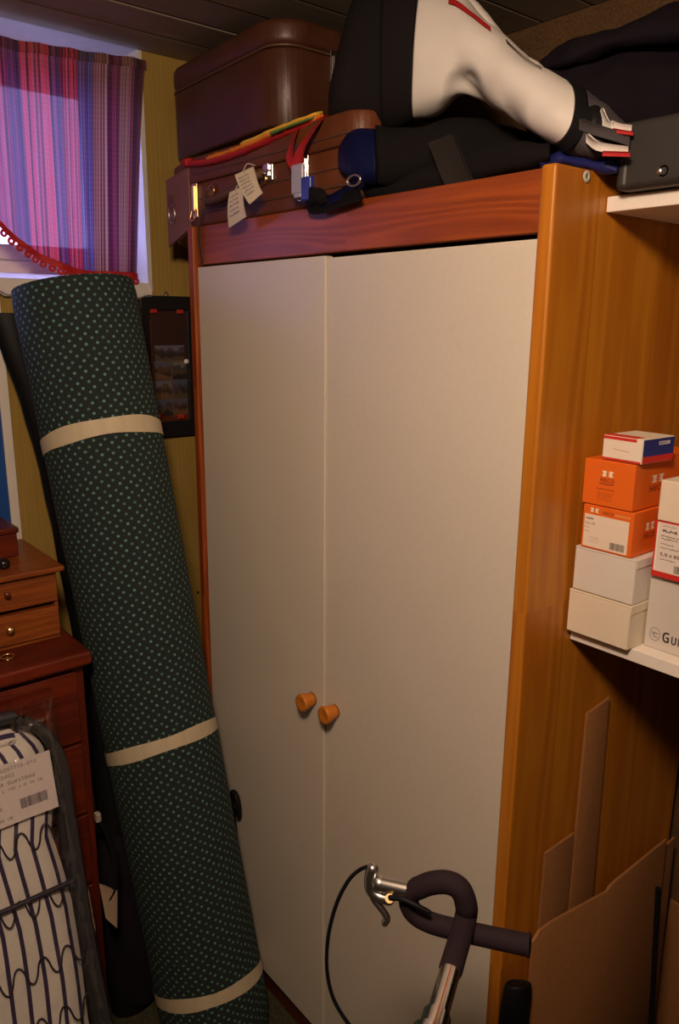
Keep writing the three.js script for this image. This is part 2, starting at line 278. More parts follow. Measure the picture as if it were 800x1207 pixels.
// ---------------------------------------------------------------- the wardrobe
{
  const t = thing('wardrobe', 'tall pine wardrobe with two plain white doors and round wooden knobs', 'wardrobe', [0.4525, 0, -0.26]);
  const top = 1.846;
  part('side_panel', bx(0.9045, 0.929, 0, top, -0.53, 0.0135, 0.005), M.pine, t);
  part('side_panel', bx(-0.0245, -0.002, 0, top, -0.53, 0.0135, 0.005), M.pineRed, t);
  part('header_board', bx(-0.002, 0.9045, 1.7655, top - 0.001, -0.022, -0.002, 0.002, 'x'), M.pineRed, t);
  part('top_panel', bx(-0.002, 0.9045, top - 0.020, top - 0.002, -0.52, -0.022, 0.001, 'x'), M.pine, t);
  part('bottom_panel', bx(-0.002, 0.9045, 0.045, 0.064, -0.52, -0.022, 0.001, 'x'), M.pine, t);
  part('back_panel', bx(-0.002, 0.9045, 0.02, top - 0.02, -0.528, -0.520, 0), M.pine, t);
  part('plinth', bx(-0.002, 0.9045, 0, 0.064, -0.032, -0.010, 0.002, 'x'), M.plinth, t);
  const knob = (x, y, z, door) => part('door_knob', lathe([[0, 0], [0.0145, 0], [0.0135, 0.004], [0.0165, 0.018], [0.0185, 0.027], [0.0165, 0.0315], [0.012, 0.0295], [0, 0.0288]], [x, y, z], [0, 0, 1], 32), M.knob, door);
  const dl = part('door', bx(0.0005, 0.4495, 0.07, 1.7605, -0.014, 0.004, 0.0016), M.door, t);
  knob(0.4125, 0.895, 0.004, dl);
  const dr = part('door', turn(bx(0.4520, 0.9025, 0.07, 1.7575, -0.018, 0, 0.0016), 0.0016, 'z', [0.9025, 1.757, 0]), M.door, t);
  knob(0.4815, 0.895, 0, dr);
  const cp = [0.929, 1.836, -0.052];
  const c = part('screw_cap', lathe([[0.0028, 0], [0.0075, 0], [0.0072, 0.0018], [0.0032, 0.0024], [0.0028, 0.0004]], cp, [1, 0, 0], 24), std({ color: rgb(0.55, 0.52, 0.44), roughness: 0.4 }), t, false, 'pale ring of a screw fitting');
  part('screw', lathe([[0, 0.0002], [0.0029, 0.0002], [0.0027, 0.0012], [0, 0.0008]], cp, [1, 0, 0], 16), std({ color: rgb(0.05, 0.16, 0.06), roughness: 0.5 }), c);
}
// ---------------------------------------------------------------- shelves beside the wardrobe
{
  const a = thing('wall_shelf', 'upper white shelf board carrying the dark grey case', 'shelf', [1.45, 1.796, -0.33]);
  part('shelf_board', bx(0.930, 2.0, 1.796, 1.816, -0.565, -0.103, 0.0015, 'x'), M.shelf, a);
  for (const x of [1.35, 1.9]) part('shelf_bracket', [bx(x, x + 0.02, 1.776, 1.7955, -0.568, -0.2, 0.002, 'z'), bx(x, x + 0.02, 1.60, 1.776, -0.568, -0.556, 0.002)], M.alloy, a);
  const b = thing('wall_shelf', 'lower white shelf board carrying the stacked screw boxes', 'shelf', [1.45, 1.172, -0.33]);
  part('shelf_board', bx(0.930, 2.0, 1.172, 1.192, -0.565, -0.103, 0.0015, 'x'), M.shelf, b);
  for (const x of [1.35, 1.9]) part('shelf_bracket', [bx(x, x + 0.02, 1.152, 1.1715, -0.568, -0.2, 0.002, 'z'), bx(x, x + 0.02, 0.98, 1.152, -0.568, -0.556, 0.002)], M.alloy, b);
}
// ---------------------------------------------------------------- boxes on the lower shelf
const INK = '#4a3030';
function scribble(x, px, py, w, h, rows, c = INK, lw = 2) { x.strokeStyle = c; x.lineWidth = lw; for (let r = 0; r < rows; r++) { let q = px; const y = py + (r + 0.5) * h / rows; x.beginPath(); x.moveTo(q, y); while (q < px + w * (0.7 + 0.3 * rnd())) { q += 3 + 5 * rnd(); x.lineTo(q, y + (rnd() - 0.5) * h / rows * 0.55); } x.stroke(); } }
function barcode(x, px, py, w, h, c = '#3a3034') { x.fillStyle = c; let q = px; while (q < px + w) { const b = 1 + Math.floor(4 * rnd()); x.fillRect(q, py, b, h); q += b + 1 + Math.floor(3 * rnd()); } }
function logoHH(x, cx, y, s) { // two white I-beams with a small red and white dot between them
  x.fillStyle = '#f1ead2'; for (const k of [-1, 1]) { const q = cx + k * s * 0.78; x.fillRect(q - s * 0.52, y, s * 1.04, s * 0.3); x.fillRect(q - s * 0.28, y, s * 0.56, s * 1.2); x.fillRect(q - s * 0.52, y + s * 0.9, s * 1.04, s * 0.3); }
  x.fillRect(cx - s * 0.4, y + s * 0.45, s * 0.8, s * 0.3); x.fillStyle = '#c8351c'; x.beginPath(); x.arc(cx, y + s * 0.6, s * 0.2, 0, 7); x.fill();
}
const tOrangeFront = canvas(512, 420, (x, w, h) => {
  x.fillStyle = '#e46a18'; x.fillRect(0, 0, w, h); logoHH(x, 245, 88, 44);
  x.fillStyle = '#7c2a12'; x.font = 'bold 56px sans-serif'; x.textAlign = 'center'; x.fillText('HECO', 245, 196); x.fillRect(165, 206, 160, 8); scribble(x, 175, 214, 140, 14, 1, '#8a3414', 3);
  scribble(x, 145, 250, 200, 26, 1, '#8a3414', 5); scribble(x, 150, 290, 190, 84, 4, '#8a3414', 3);
});
const tOrangeSide = canvas(1024, 420, (x, w, h) => { x.fillStyle = '#e46a18'; x.fillRect(0, 0, w, h); logoHH(x, 300, 120, 60); x.fillStyle = '#7c2a12'; x.font = 'bold 80px sans-serif'; x.textAlign = 'center'; x.fillText('HECO', 300, 275); });
const tLabelC = canvas(512, 420, (x, w, h) => {
  x.fillStyle = '#e46a18'; x.fillRect(0, 0, w, h); logoHH(x, 115, 20, 34); x.fillStyle = '#8a3a16'; x.font = 'bold 44px sans-serif'; x.fillText('HECO', 200, 66); x.strokeStyle = '#f0d0a0'; x.lineWidth = 3; x.strokeRect(330, 44, 150, 10);
  x.fillStyle = '#eadccb'; x.fillRect(16, 86, 462, 322);
  x.fillStyle = INK; scribble(x, 26, 112, 110, 30, 1, INK, 6); x.font = '30px sans-serif'; x.fillText('5,0 x 60', 26, 186); scribble(x, 26, 208, 44, 20, 1, INK, 3); scribble(x, 26, 250, 70, 20, 1); scribble(x, 80, 300, 120, 66, 3, '#a08a80', 2);
  barcode(x, 300, 320, 150, 70);
});
const tLabelG = canvas(512, 600, (x, w, h) => {
  x.fillStyle = '#ded5cc'; x.fillRect(0, 0, w, h); x.fillStyle = '#c9281e'; x.fillRect(0, h - 60, w, 60); x.fillRect(0, 0, 14, h); x.fillStyle = '#eee4da'; x.fillRect(16, 0, 16, h - 60);
  x.fillStyle = '#43465e'; x.font = '30px sans-serif'; scribble(x, 60, 22, 150, 24, 1, '#6a6470', 4); scribble(x, 60, 62, 160, 44, 1, '#43465e', 9); scribble(x, 60, 130, 200, 60, 2, INK, 5); scribble(x, 60, 220, 130, 24, 1, INK, 5); scribble(x, 60, 262, 260, 26, 1, INK, 5);
  x.fillStyle = INK; x.font = 'bold 50px sans-serif'; x.fillText('5,0 x 80', 60, 362); scribble(x, 60, 388, 180, 24, 1, INK, 4); barcode(x, 200, 440, 260, 86); x.fillRect(320, 30, 60, 70);
});
const tGun = canvas(1024, 420, (x, w, h) => {
  x.fillStyle = '#cbc4bc'; x.fillRect(0, 0, w, h); x.strokeStyle = '#8d8a90'; x.lineWidth = 5; x.beginPath(); x.arc(72, 338, 38, 0, 7); x.stroke(); x.lineWidth = 7; x.beginPath(); x.moveTo(42, 332); x.lineTo(68, 332); x.lineTo(68, 354); x.lineTo(96, 354); x.moveTo(54, 348); x.lineTo(66, 328); x.lineTo(98, 334); x.stroke();
  x.fillStyle = '#2c2a30'; x.font = 'bold 84px sans-serif'; x.fillText('G', 122, 368); x.font = 'bold 66px sans-serif'; x.fillText('UNNEBO', 186, 368);
});
const tSmall = canvas(512, 200, (x, w, h) => { x.fillStyle = '#eae0d0'; x.fillRect(0, 0, w, h); x.fillStyle = '#cc2f2a'; x.fillRect(0, 0, w * 0.86, 26); x.fillRect(0, h - 16, w, 16); x.strokeStyle = '#c96b5a'; x.lineWidth = 4; x.beginPath(); x.moveTo(130, 104); x.lineTo(350, 116); x.stroke(); });
const tSmallSide = canvas(512, 200, (x, w, h) => { x.fillStyle = '#28307e'; x.fillRect(0, 0, w, h); x.fillStyle = '#cf2c24'; x.fillRect(0, h - 58, w, 58); x.fillStyle = '#d8d2d0'; x.fillRect(250, 26, 190, 30); scribble(x, 258, 28, 170, 26, 1, '#28307e', 5); });
const pr = (map, roughness = 0.55) => std({ map, roughness });
function carton(name, label, mat, [x0, x1, y0, y1, z0, z1], angle = 0, group) {
  const t = thing(name, label, 'box', [(x0 + x1) / 2, y0, (z0 + z1) / 2], group); t.rotation.y = angle;
  t.userData.size = undefined; delete t.userData.size;
  const w = x1 - x0, h = y1 - y0, d = z1 - z0;
  part('carton_body', bx(-w / 2, w / 2, 0, h, -d / 2, d / 2, 0.0016), mat, t, true);
  t.dims = [w, h, d]; return t;
}
const frontPrint = (t, tex, o = 0.0004) => { const [w, h, d] = t.dims; return part('printed_front', quad([-w / 2 + 0.001, h - 0.001, d / 2 + o], [w / 2 - 0.001, h - 0.001, d / 2 + o], [w / 2 - 0.001, 0.001, d / 2 + o], [-w / 2 + 0.001, 0.001, d / 2 + o]), pr(tex), t, true); };
const sidePrint = (t, tex, o = 0.0004) => { const [w, h, d] = t.dims; return part('printed_side', quad([w / 2 + o, h - 0.001, d / 2 - 0.001], [w / 2 + o, h - 0.001, -d / 2 + 0.001], [w / 2 + o, 0.001, -d / 2 + 0.001], [w / 2 + o, 0.001, d / 2 - 0.001]), pr(tex), t, true); };
const lidOf = (t, mat, drop) => { const [w, h, d] = t.dims; return part('carton_lid', [bx(-w / 2 - 0.0012, w / 2 + 0.0012, h - 0.0012, h + 0.0012, -d / 2 - 0.0012, d / 2 + 0.0012, 0.001), bx(w / 2 - 0.0003, w / 2 + 0.0012, h - drop, h, -d / 2, d / 2, 0.0005)], mat, t, true); };
{
  const a = carton('carton', 'plain white carton at the bottom of the left stack on the lower shelf', M.boxWhite, [0.934, 1.034, 1.1925, 1.2585, -0.255, -0.088]); lidOf(a, M.boxWhite, 0.012);
  part('front_flap', bx(-0.05, 0.05, 0.0015, 0.0645, 0.0836, 0.0852, 0.0007), M.boxWhite, a, true);
  const b = carton('carton', 'plain white carton under the two orange boxes, second from the bottom', M.boxPale, [0.937, 1.034, 1.2605, 1.3265, -0.25, -0.090]); lidOf(b, M.boxPale, 0.012);
  part('front_flap', bx(-0.0485, 0.0485, 0.0015, 0.0645, 0.0801, 0.0817, 0.0007), M.boxPale, b, true);
  const c = carton('carton', 'orange screw box with a white label and barcode on its front', M.boxOrange, [0.943, 1.024, 1.3285, 1.3935, -0.24, -0.090], 0); frontPrint(c, tLabelC); sidePrint(c, tOrangeSide);
  const d = carton('carton', 'orange screw box with dark print and no label, under the small box', M.boxOrange, [0.939, 1.019, 1.3945, 1.4605, -0.30, -0.090], 0); frontPrint(d, tOrangeFront); sidePrint(d, tOrangeSide);
  const e = carton('carton', 'small white box with blue side and red edges on top of the left stack', M.boxWhite, [0.964, 1.027, 1.4615, 1.4965, -0.170, -0.094], -0.06); frontPrint(e, tSmall); sidePrint(e, tSmallSide);
  part('top_stripe', bx(-0.031, 0.022, 0.0349, 0.0354, 0.02, 0.0376, 0), M.boxRed, e, true);
  const f = carton('carton', 'large pale grey box with dark lettering and a round emblem', M.boxPale, [1.037, 1.25, 1.1925, 1.302, -0.33, -0.128]);
  { const [w, h, dd] = f.dims; part('printed_front', quad([-w / 2 + 0.001, h - 0.001, dd / 2 + 0.0004], [w / 2 - 0.001, h - 0.001, dd / 2 + 0.0004], [w / 2 - 0.001, 0.001, dd / 2 + 0.0004], [-w / 2 + 0.001, 0.001, dd / 2 + 0.0004]), pr(tGun, 0.65), f, true); }
  const g = carton('carton', 'red box with a white text label and barcode standing on the grey box', M.boxRed, [1.041, 1.126, 1.303, 1.383, -0.24, -0.118]); frontPrint(g, tLabelG);
  const h = carton('carton', 'white open carton on top of the red box at the right edge', M.boxWhite, [1.043, 1.13, 1.384, 1.441, -0.25, -0.118], -0.02);
  part('carton_flap', turn(bx(-0.043, 0.043, 0.0568, 0.0584, -0.05, 0.062, 0.0005), 0.04, 'x', [0, 0.057, -0.05]), M.cardInside, h, true);
}
// ---------------------------------------------------------------- grey case on the upper shelf
{
  const t = thing('tool_case', 'dark grey plastic case on the upper white shelf, its front to the room', 'case', [1.14, 1.816, -0.19]);
  const g = new RoundedBoxGeometry(0.37, 0.083, 0.22, 5, 0.010).toNonIndexed(); g.clearGroups(); g.translate(1.143, 1.8585, -0.188); metreUV(g);
  part('case_shell', g, M.caseGrey, t);
  part('end_rim', turn(bx(0.956, 0.974, 1.8175, 1.8995, -0.298, -0.076, 0.008), 0, 'z'), M.caseGrey, t);
  const k = [1.017, 1.834, -0.079];
  part('case_stud', lathe([[0, 0.0042], [0.0032, 0.0038], [0.0042, 0.002], [0.0046, 0]], k, [0, 0, 1], 20), M.alloy, t);
  part('stud_collar', lathe([[0.0046, 0.001], [0.007, 0.001], [0.008, -0.0008]], [k[0] + 0.005, k[1], k[2]], [0, 0, 1], 20), M.black, t);
}
// ---------------------------------------------------------------- brown suitcases on the wardrobe
function plan(w, d, r, h, y0, bevel) { const g = new THREE.ExtrudeGeometry(roundRect(w - 2 * bevel, d - 2 * bevel, r), { depth: h - 2 * bevel, bevelEnabled: true, bevelSize: bevel, bevelThickness: bevel, bevelSegments: 4, curveSegments: 12 }); g.rotateX(-Math.PI / 2); g.translate(0, y0 + bevel, 0); return g.index ? g.toNonIndexed() : g; }
{
  const t = thing('suitcase', 'tan leather suitcase lying on the left end of the wardrobe top', 'suitcase', [0.19, 1.8475, -0.215]);
  const W = 0.66, D = 0.41, hh = 0.142;
  const sag = (g) => { const p = g.attributes.position; for (let i = 0; i < p.count; i++) { const x = p.getX(i) + 0.19, q = Math.max(0, -0.033 - x), low = 1 - Math.max(0, Math.min(1, p.getY(i) / hh)); p.setY(i, p.getY(i) - q * (0.10 + 0.22 * low)); } return g; };
  const finer = (g) => g;
  const body = plan(W, D, 0.03, hh * 0.62, 0, 0.006), lid = plan(W + 0.004, D + 0.004, 0.032, hh * 0.375, hh * 0.624, 0.008);
  const cut = (g) => { // split long faces so that the end can sag
    const p = g.attributes.position, out = []; const xs = [-0.223, -0.28];
    let tris = []; for (let i = 0; i < p.count; i += 3) tris.push([0, 1, 2].map((k) => [p.getX(i + k), p.getY(i + k), p.getZ(i + k)]));
    for (const x of xs) { const next = []; for (const tri of tris) { const s = tri.map((q) => q[0] > x); if (s[0] === s[1] && s[1] === s[2]) { next.push(tri); continue; }
      const lone = s[0] === s[1] ? 2 : s[0] === s[2] ? 1 : 0, A = tri[lone], Bq = tri[(lone + 1) % 3], Cq = tri[(lone + 2) % 3], at = (P, Q) => { const k = (x - P[0]) / (Q[0] - P[0]); return mix(P, Q, k); }, m1 = at(A, Bq), m2 = at(A, Cq);
      next.push([A, m1, m2], [m1, Bq, Cq], [m1, Cq, m2]); } tris = next; }
    const q = new THREE.BufferGeometry(); q.setAttribute('position', new THREE.Float32BufferAttribute(tris.flat(2), 3)); return q;
  };
  const fin = (g) => { const q = toCreasedNormals(mergeVertices(sag(cut(g)), 1e-5).toNonIndexed(), 0.6); return metreUV(q, 'x'); };
  part('suitcase_body', fin(body), M.leatherTan, t, true);
  part('suitcase_lid', fin(lid), M.leatherTan, t, true);
  const z = D / 2 + 0.001, x = (v) => v - 0.19;
  part('leather_band', [bx(x(-0.03), x(0.50), 0.024, 0.029, z - 0.004, z + 0.0015, 0.001, 'x'), bx(x(-0.03), x(0.50), 0.104, 0.108, z - 0.002, z + 0.003, 0.001, 'x'), bx(x(-0.03), x(0.50), 0.054, 0.057, z - 0.004, z + 0.0012, 0.001, 'x')], M.leatherEdge, t, true, 'dark stitched leather band');
  for (const [lx, m] of [[-0.021, M.brass], [0.375, M.chrome]]) {
    const l = part('latch', [bx(x(lx) - 0.011, x(lx) + 0.011, 0.018, 0.088, z - 0.001, z + 0.003, 0.0015), bx(x(lx) - 0.006, x(lx) + 0.006, 0.03, 0.083, z + 0.002, z + 0.008, 0.002)], m, t, true);
    part('latch_bail', tube([[x(lx) - 0.008, 0.034, z + 0.005], [x(lx) - 0.009, 0.014, z + 0.010], [x(lx) + 0.009, 0.014, z + 0.010], [x(lx) + 0.008, 0.034, z + 0.005]], 0.0016, 20, 8), m, l, true);
  }
  const lk = part('lock', [bx(x(0.243), x(0.277), 0.058, 0.088, z - 0.001, z + 0.004, 0.002), bx(x(0.252), x(0.268), 0.066, 0.09, z + 0.003, z + 0.008, 0.002)], M.chrome, t, true);
  part('lock_button', [cap([x(0.256), 0.072, z + 0.008], 0.004), cap([x(0.268), 0.076, z + 0.008], 0.003)], M.chrome, lk, true);
  const hd = part('handle', tube([[x(0.055), 0.060, z + 0.004], [x(0.06), 0.045, z + 0.018], [x(0.10), 0.040, z + 0.024], [x(0.17), 0.048, z + 0.026], [x(0.235), 0.064, z + 0.022], [x(0.245), 0.074, z + 0.006]], 0.009, 40, 10), M.leatherEdge, t, true, 'dark leather carrying handle');
  for (const q of [0.055, 0.245]) part('handle_ring', tube(Array.from({ length: 12 }, (_, i) => [x(q) + 0.011 * Math.cos(i * Math.PI / 6), 0.064 + 0.011 * Math.sin(i * Math.PI / 6), z + 0.005]), 0.002, 24, 8, true), M.brass, hd, true);
  part('end_cap', sag(metreUV(bx(x(-0.151), x(-0.045), 0.002, 0.125, z - 0.004, z + 0.0025, 0.002), 'x')), std({ color: rgb(0.20, 0.085, 0.05), roughness: 0.5, bumpMap: leatherBump, bumpScale: 0.0004 }), t, true, 'reddish leather cap over the end of the front');
  const rg = part('end_ring', tube(Array.from({ length: 14 }, (_, i) => [x(-0.122) + 0.014 * Math.cos(i * Math.PI / 7), 0.034 + 0.019 * Math.sin(i * Math.PI / 7), z + 0.005]), 0.002, 28, 8, true), M.alloy, t, true);
  part('ring_tab', bx(x(-0.137), x(-0.107), 0.05, 0.075, z + 0.001, z + 0.0065, 0.002), M.leatherTan, t, true);
  part('hanging_strap', ribbon([[x(0.052), 0.045, z + 0.012], [x(0.03), 0.02, z + 0.016], [x(0.008), -0.02, z + 0.012], [x(0.012), -0.075, z + 0.008], [x(0.004), -0.088, z + 0.006]], 0.012, [0.9, 0.2, 0.1], 0.003), M.leatherEdge, t, true, 'thin dark strap hanging down over the wardrobe edge');
}
{
  const t = thing('suitcase', 'small dark brown leather case with rounded corners on top of the tan suitcase', 'suitcase', [0.012, 2.012, -0.225]);
  t.rotation.z = 0.024;
  const W = 0.455, D = 0.35, hh = 0.195;
  const ms = (g) => metreUV(toCreasedNormals(g, 0.6), 'x');
  part('suitcase_body', ms(plan(W, D, 0.055, 0.1425, 0, 0.008)), M.leatherDark, t, true);
  part('suitcase_lid', ms(plan(W + 0.008, D + 0.008, 0.059, 0.050, 0.145, 0.016)), M.leatherDark, t, true);
  part('seam_piping', ms(plan(W - 0.002, D - 0.002, 0.054, 0.004, 0.1425, 0.0012)), M.leatherEdge, t, true);
  for (const dz of [0.04]) { const l = part('latch', [bx(W / 2 - 0.001, W / 2 + 0.004, 0.095, 0.152, dz - 0.011, dz + 0.011, 0.002), bx(W / 2 + 0.003, W / 2 + 0.009, 0.105, 0.142, dz - 0.006, dz + 0.006, 0.002)], M.chrome, t, true); part('latch_knob', cap([W / 2 + 0.011, 0.118, dz + 0.004], 0.004), M.chrome, l, true); }
  part('carrying_handle', tube([[W / 2 + 0.002, 0.09, 0.01], [W / 2 + 0.02, 0.085, -0.01], [W / 2 + 0.026, 0.085, -0.06], [W / 2 + 0.02, 0.085, -0.11], [W / 2 + 0.002, 0.09, -0.125]], 0.008, 30, 10), M.leatherEdge, t, true);
}
// ---------------------------------------------------------------- things between and in front of the suitcases
{
  const t = thing('fabric_bundle', 'long folded red and yellow nylon bundle squeezed between the two suitcases', 'fabric', [0.15, 1.995, -0.03]);
  const P = [[-0.052, 1.983, -0.012], [0.052, 1.973, -0.01], [0.182, 1.975, -0.01], [0.294, 1.984, -0.012], [0.391, 1.991, -0.02], [0.397, 1.999, -0.04]];
  const rr = [0.008, 0.009, 0.008, 0.007, 0.006, 0.004];
  const sec = (i0, i1, s, dy, dz) => P.slice(i0, i1).map((p, i) => [[p[0], p[1] + dy, p[2] + dz], [0, rr[i + i0] * s, 0], [0.2 * rr[i + i0] * s, 0, rr[i + i0] * s * 1.3]]);
  part('red_layer', loft(sec(0, 6, 0.85, -0.004, 0.004), { n: 28, sub: 14, amp: 0.0025, freq: 70 }), M.red, t);
  part('orange_layer', loft(sec(1, 6, 0.55, 0.001, 0.010), { n: 24, sub: 14, amp: 0.003, freq: 70 }), M.orange, t);
  part('yellow_layer', loft(sec(2, 6, 0.5, 0.006, 0.010), { n: 20, amp: 0.002, freq: 60 }), M.yellow, t);
  part('green_layer', loft(sec(3, 6, 0.35, -0.002, 0.020), { n: 16, amp: 0.001, freq: 60 }), M.green, t);
  part('rolled_end', loft([[[P[0][0] - 0.012, P[0][1] - 0.002, P[0][2] + 0.004], [0, 0.004, 0], [0.004, 0, 0.006]], [[P[0][0] - 0.004, P[0][1] - 0.002, P[0][2] + 0.004], [0, 0.009, 0], [0, 0, 0.012]], [[P[0][0] + 0.02, P[0][1] - 0.004, P[0][2] + 0.006], [0, 0.009, 0], [0, 0, 0.012]]], { n: 20, amp: 0.002, freq: 70 }), M.red, t);
}
{
  const t = thing('webbing_strap', 'wide red webbing strap hanging in front of the tan suitcase', 'strap', [0.379, 1.918, 0.012]);
  part('webbing', ribbon([[0.407, 1.995, -0.03], [0.419, 1.977, -0.002], [0.409, 1.956, 0.012], [0.395, 1.936, 0.018], [0.384, 1.912, 0.016]], 0.030, [[0.7, 0.1, 0.3], [1, 0.15, 0]], 0.0022), M.red, t);
  part('webbing_loop', ribbon([[0.357, 1.984, -0.008], [0.353, 1.958, 0.004], [0.356, 1.933, 0.012], [0.373, 1.912, 0.013]], 0.022, [[0.6, 0, 0.4], [1, 0.15, 0]], 0.002), M.red, t);
  const c = [0.389, 1.89, 0.016];
  part('buckle', [bx(c[0] - 0.018, c[0] + 0.016, c[1] - 0.024, c[1] + 0.026, c[2] - 0.004, c[2] + 0.005, 0.004), bx(c[0] - 0.012, c[0] + 0.010, c[1] - 0.03, c[1] - 0.02, c[2] - 0.003, c[2] + 0.004, 0.003)], M.lilacPlastic, t, false, 'pale plastic buckle');
}
{
  const t = thing('buckle_strap', 'dark strap with a blue clip lying in front of the tan suitcase', 'strap', [0.431, 1.854, 0.014]);
  const c = [0.422, 1.872, 0.022];
  part('clip', [bx(c[0] - 0.013, c[0] + 0.015, c[1] - 0.021, c[1] + 0.019, c[2] - 0.005, c[2] + 0.006, 0.004)], M.bluePlastic, t, false, 'blue plastic clip');
  part('strap_band', ribbon([[0.414, 1.86, 0.016], [0.416, 1.844, 0.018], [0.457, 1.837, 0.02], [0.503, 1.842, 0.02], [0.561, 1.848, 0.02]], 0.020, [0.05, 1, 0.5], 0.003), M.darkCloth, t);
  part('strap_band', ribbon([[0.444, 1.847, 0.024], [0.492, 1.847, 0.026], [0.538, 1.858, 0.024], [0.569, 1.865, 0.022]], 0.014, [0.05, 1, 0.6], 0.003), M.navy, t);
  part('strap_slide', tube(Array.from({ length: 12 }, (_, i) => { const p = [0.553, 1.868, 0.028]; return [p[0] + 0.016 * Math.cos(i * Math.PI / 6), p[1] + 0.008 * Math.sin(i * Math.PI / 6), p[2]]; }), 0.002, 24, 8, true), M.alloy, t);
  part('strap_end', loft([[[0.424, 1.85, 0.02], [0, 0.006, 0], [0.004, 0, 0.004]], [[0.436, 1.857, 0.022], [0, 0.016, 0], [0.006, 0, 0.012]], [[0.464, 1.853, 0.022], [0, 0.013, 0], [0.006, 0, 0.012]], [[0.483, 1.846, 0.022], [0, 0.006, 0], [0.004, 0, 0.006]]], { n: 20, amp: 0.004, freq: 60 }), M.darkCloth, t);
}
const tTag = (k) => canvas(256, 360, (x, w, h) => { x.fillStyle = '#d8cbb2'; x.fillRect(0, 0, w, h); x.fillStyle = '#b9ab92'; x.fillRect(0, 0, w, 8); scribble(x, 26, 36 + 10 * k, 200, 250, 5 + k, '#4d4a52', 5); x.fillStyle = '#8a8070'; x.beginPath(); x.arc(w / 2, 22, 8, 0, 7); x.fill(); });
function tag(label, corners, tex, z) {
  const t = thing('luggage_tag', label, 'tag', corners[0]);
  const [a, b, c, d] = corners, back = (p) => [p[0], p[1], p[2] - 0.0012];
  const f = (u, v) => { const top = mix(a, b, u), bot = mix(d, c, u), q = mix(bot, top, v); q[2] += 0.004 * Math.sin(3 * v + u); return q; };
  part('tag_card', sheet(f, 8, 10, 0.0011), std({ map: tex, roughness: 0.8 }), t);
  part('tag_string', tube([mix(a, b, 0.5), [mix(a, b, 0.5)[0] + 0.004, mix(a, b, 0.5)[1] + 0.012, z], [mix(a, b, 0.5)[0] + 0.012, mix(a, b, 0.5)[1] + 0.010, z - 0.012]], 0.0007, 12, 6), M.boxPale, t);
  return t;
}
tag('upper paper luggage tag with handwriting, hanging from the tan suitcase handle', [[0.203, 1.92, 0.03], [0.256, 1.929, 0.026], [0.292, 1.878, 0.024], [0.258, 1.861, 0.034]], tTag(1), 0.022);
tag('lower paper luggage tag with handwriting, overlapping the header of the wardrobe', [[0.186, 1.89, 0.032], [0.229, 1.897, 0.034], [0.254, 1.839, 0.036], [0.183, 1.825, 0.034]], tTag(0), 0.024);
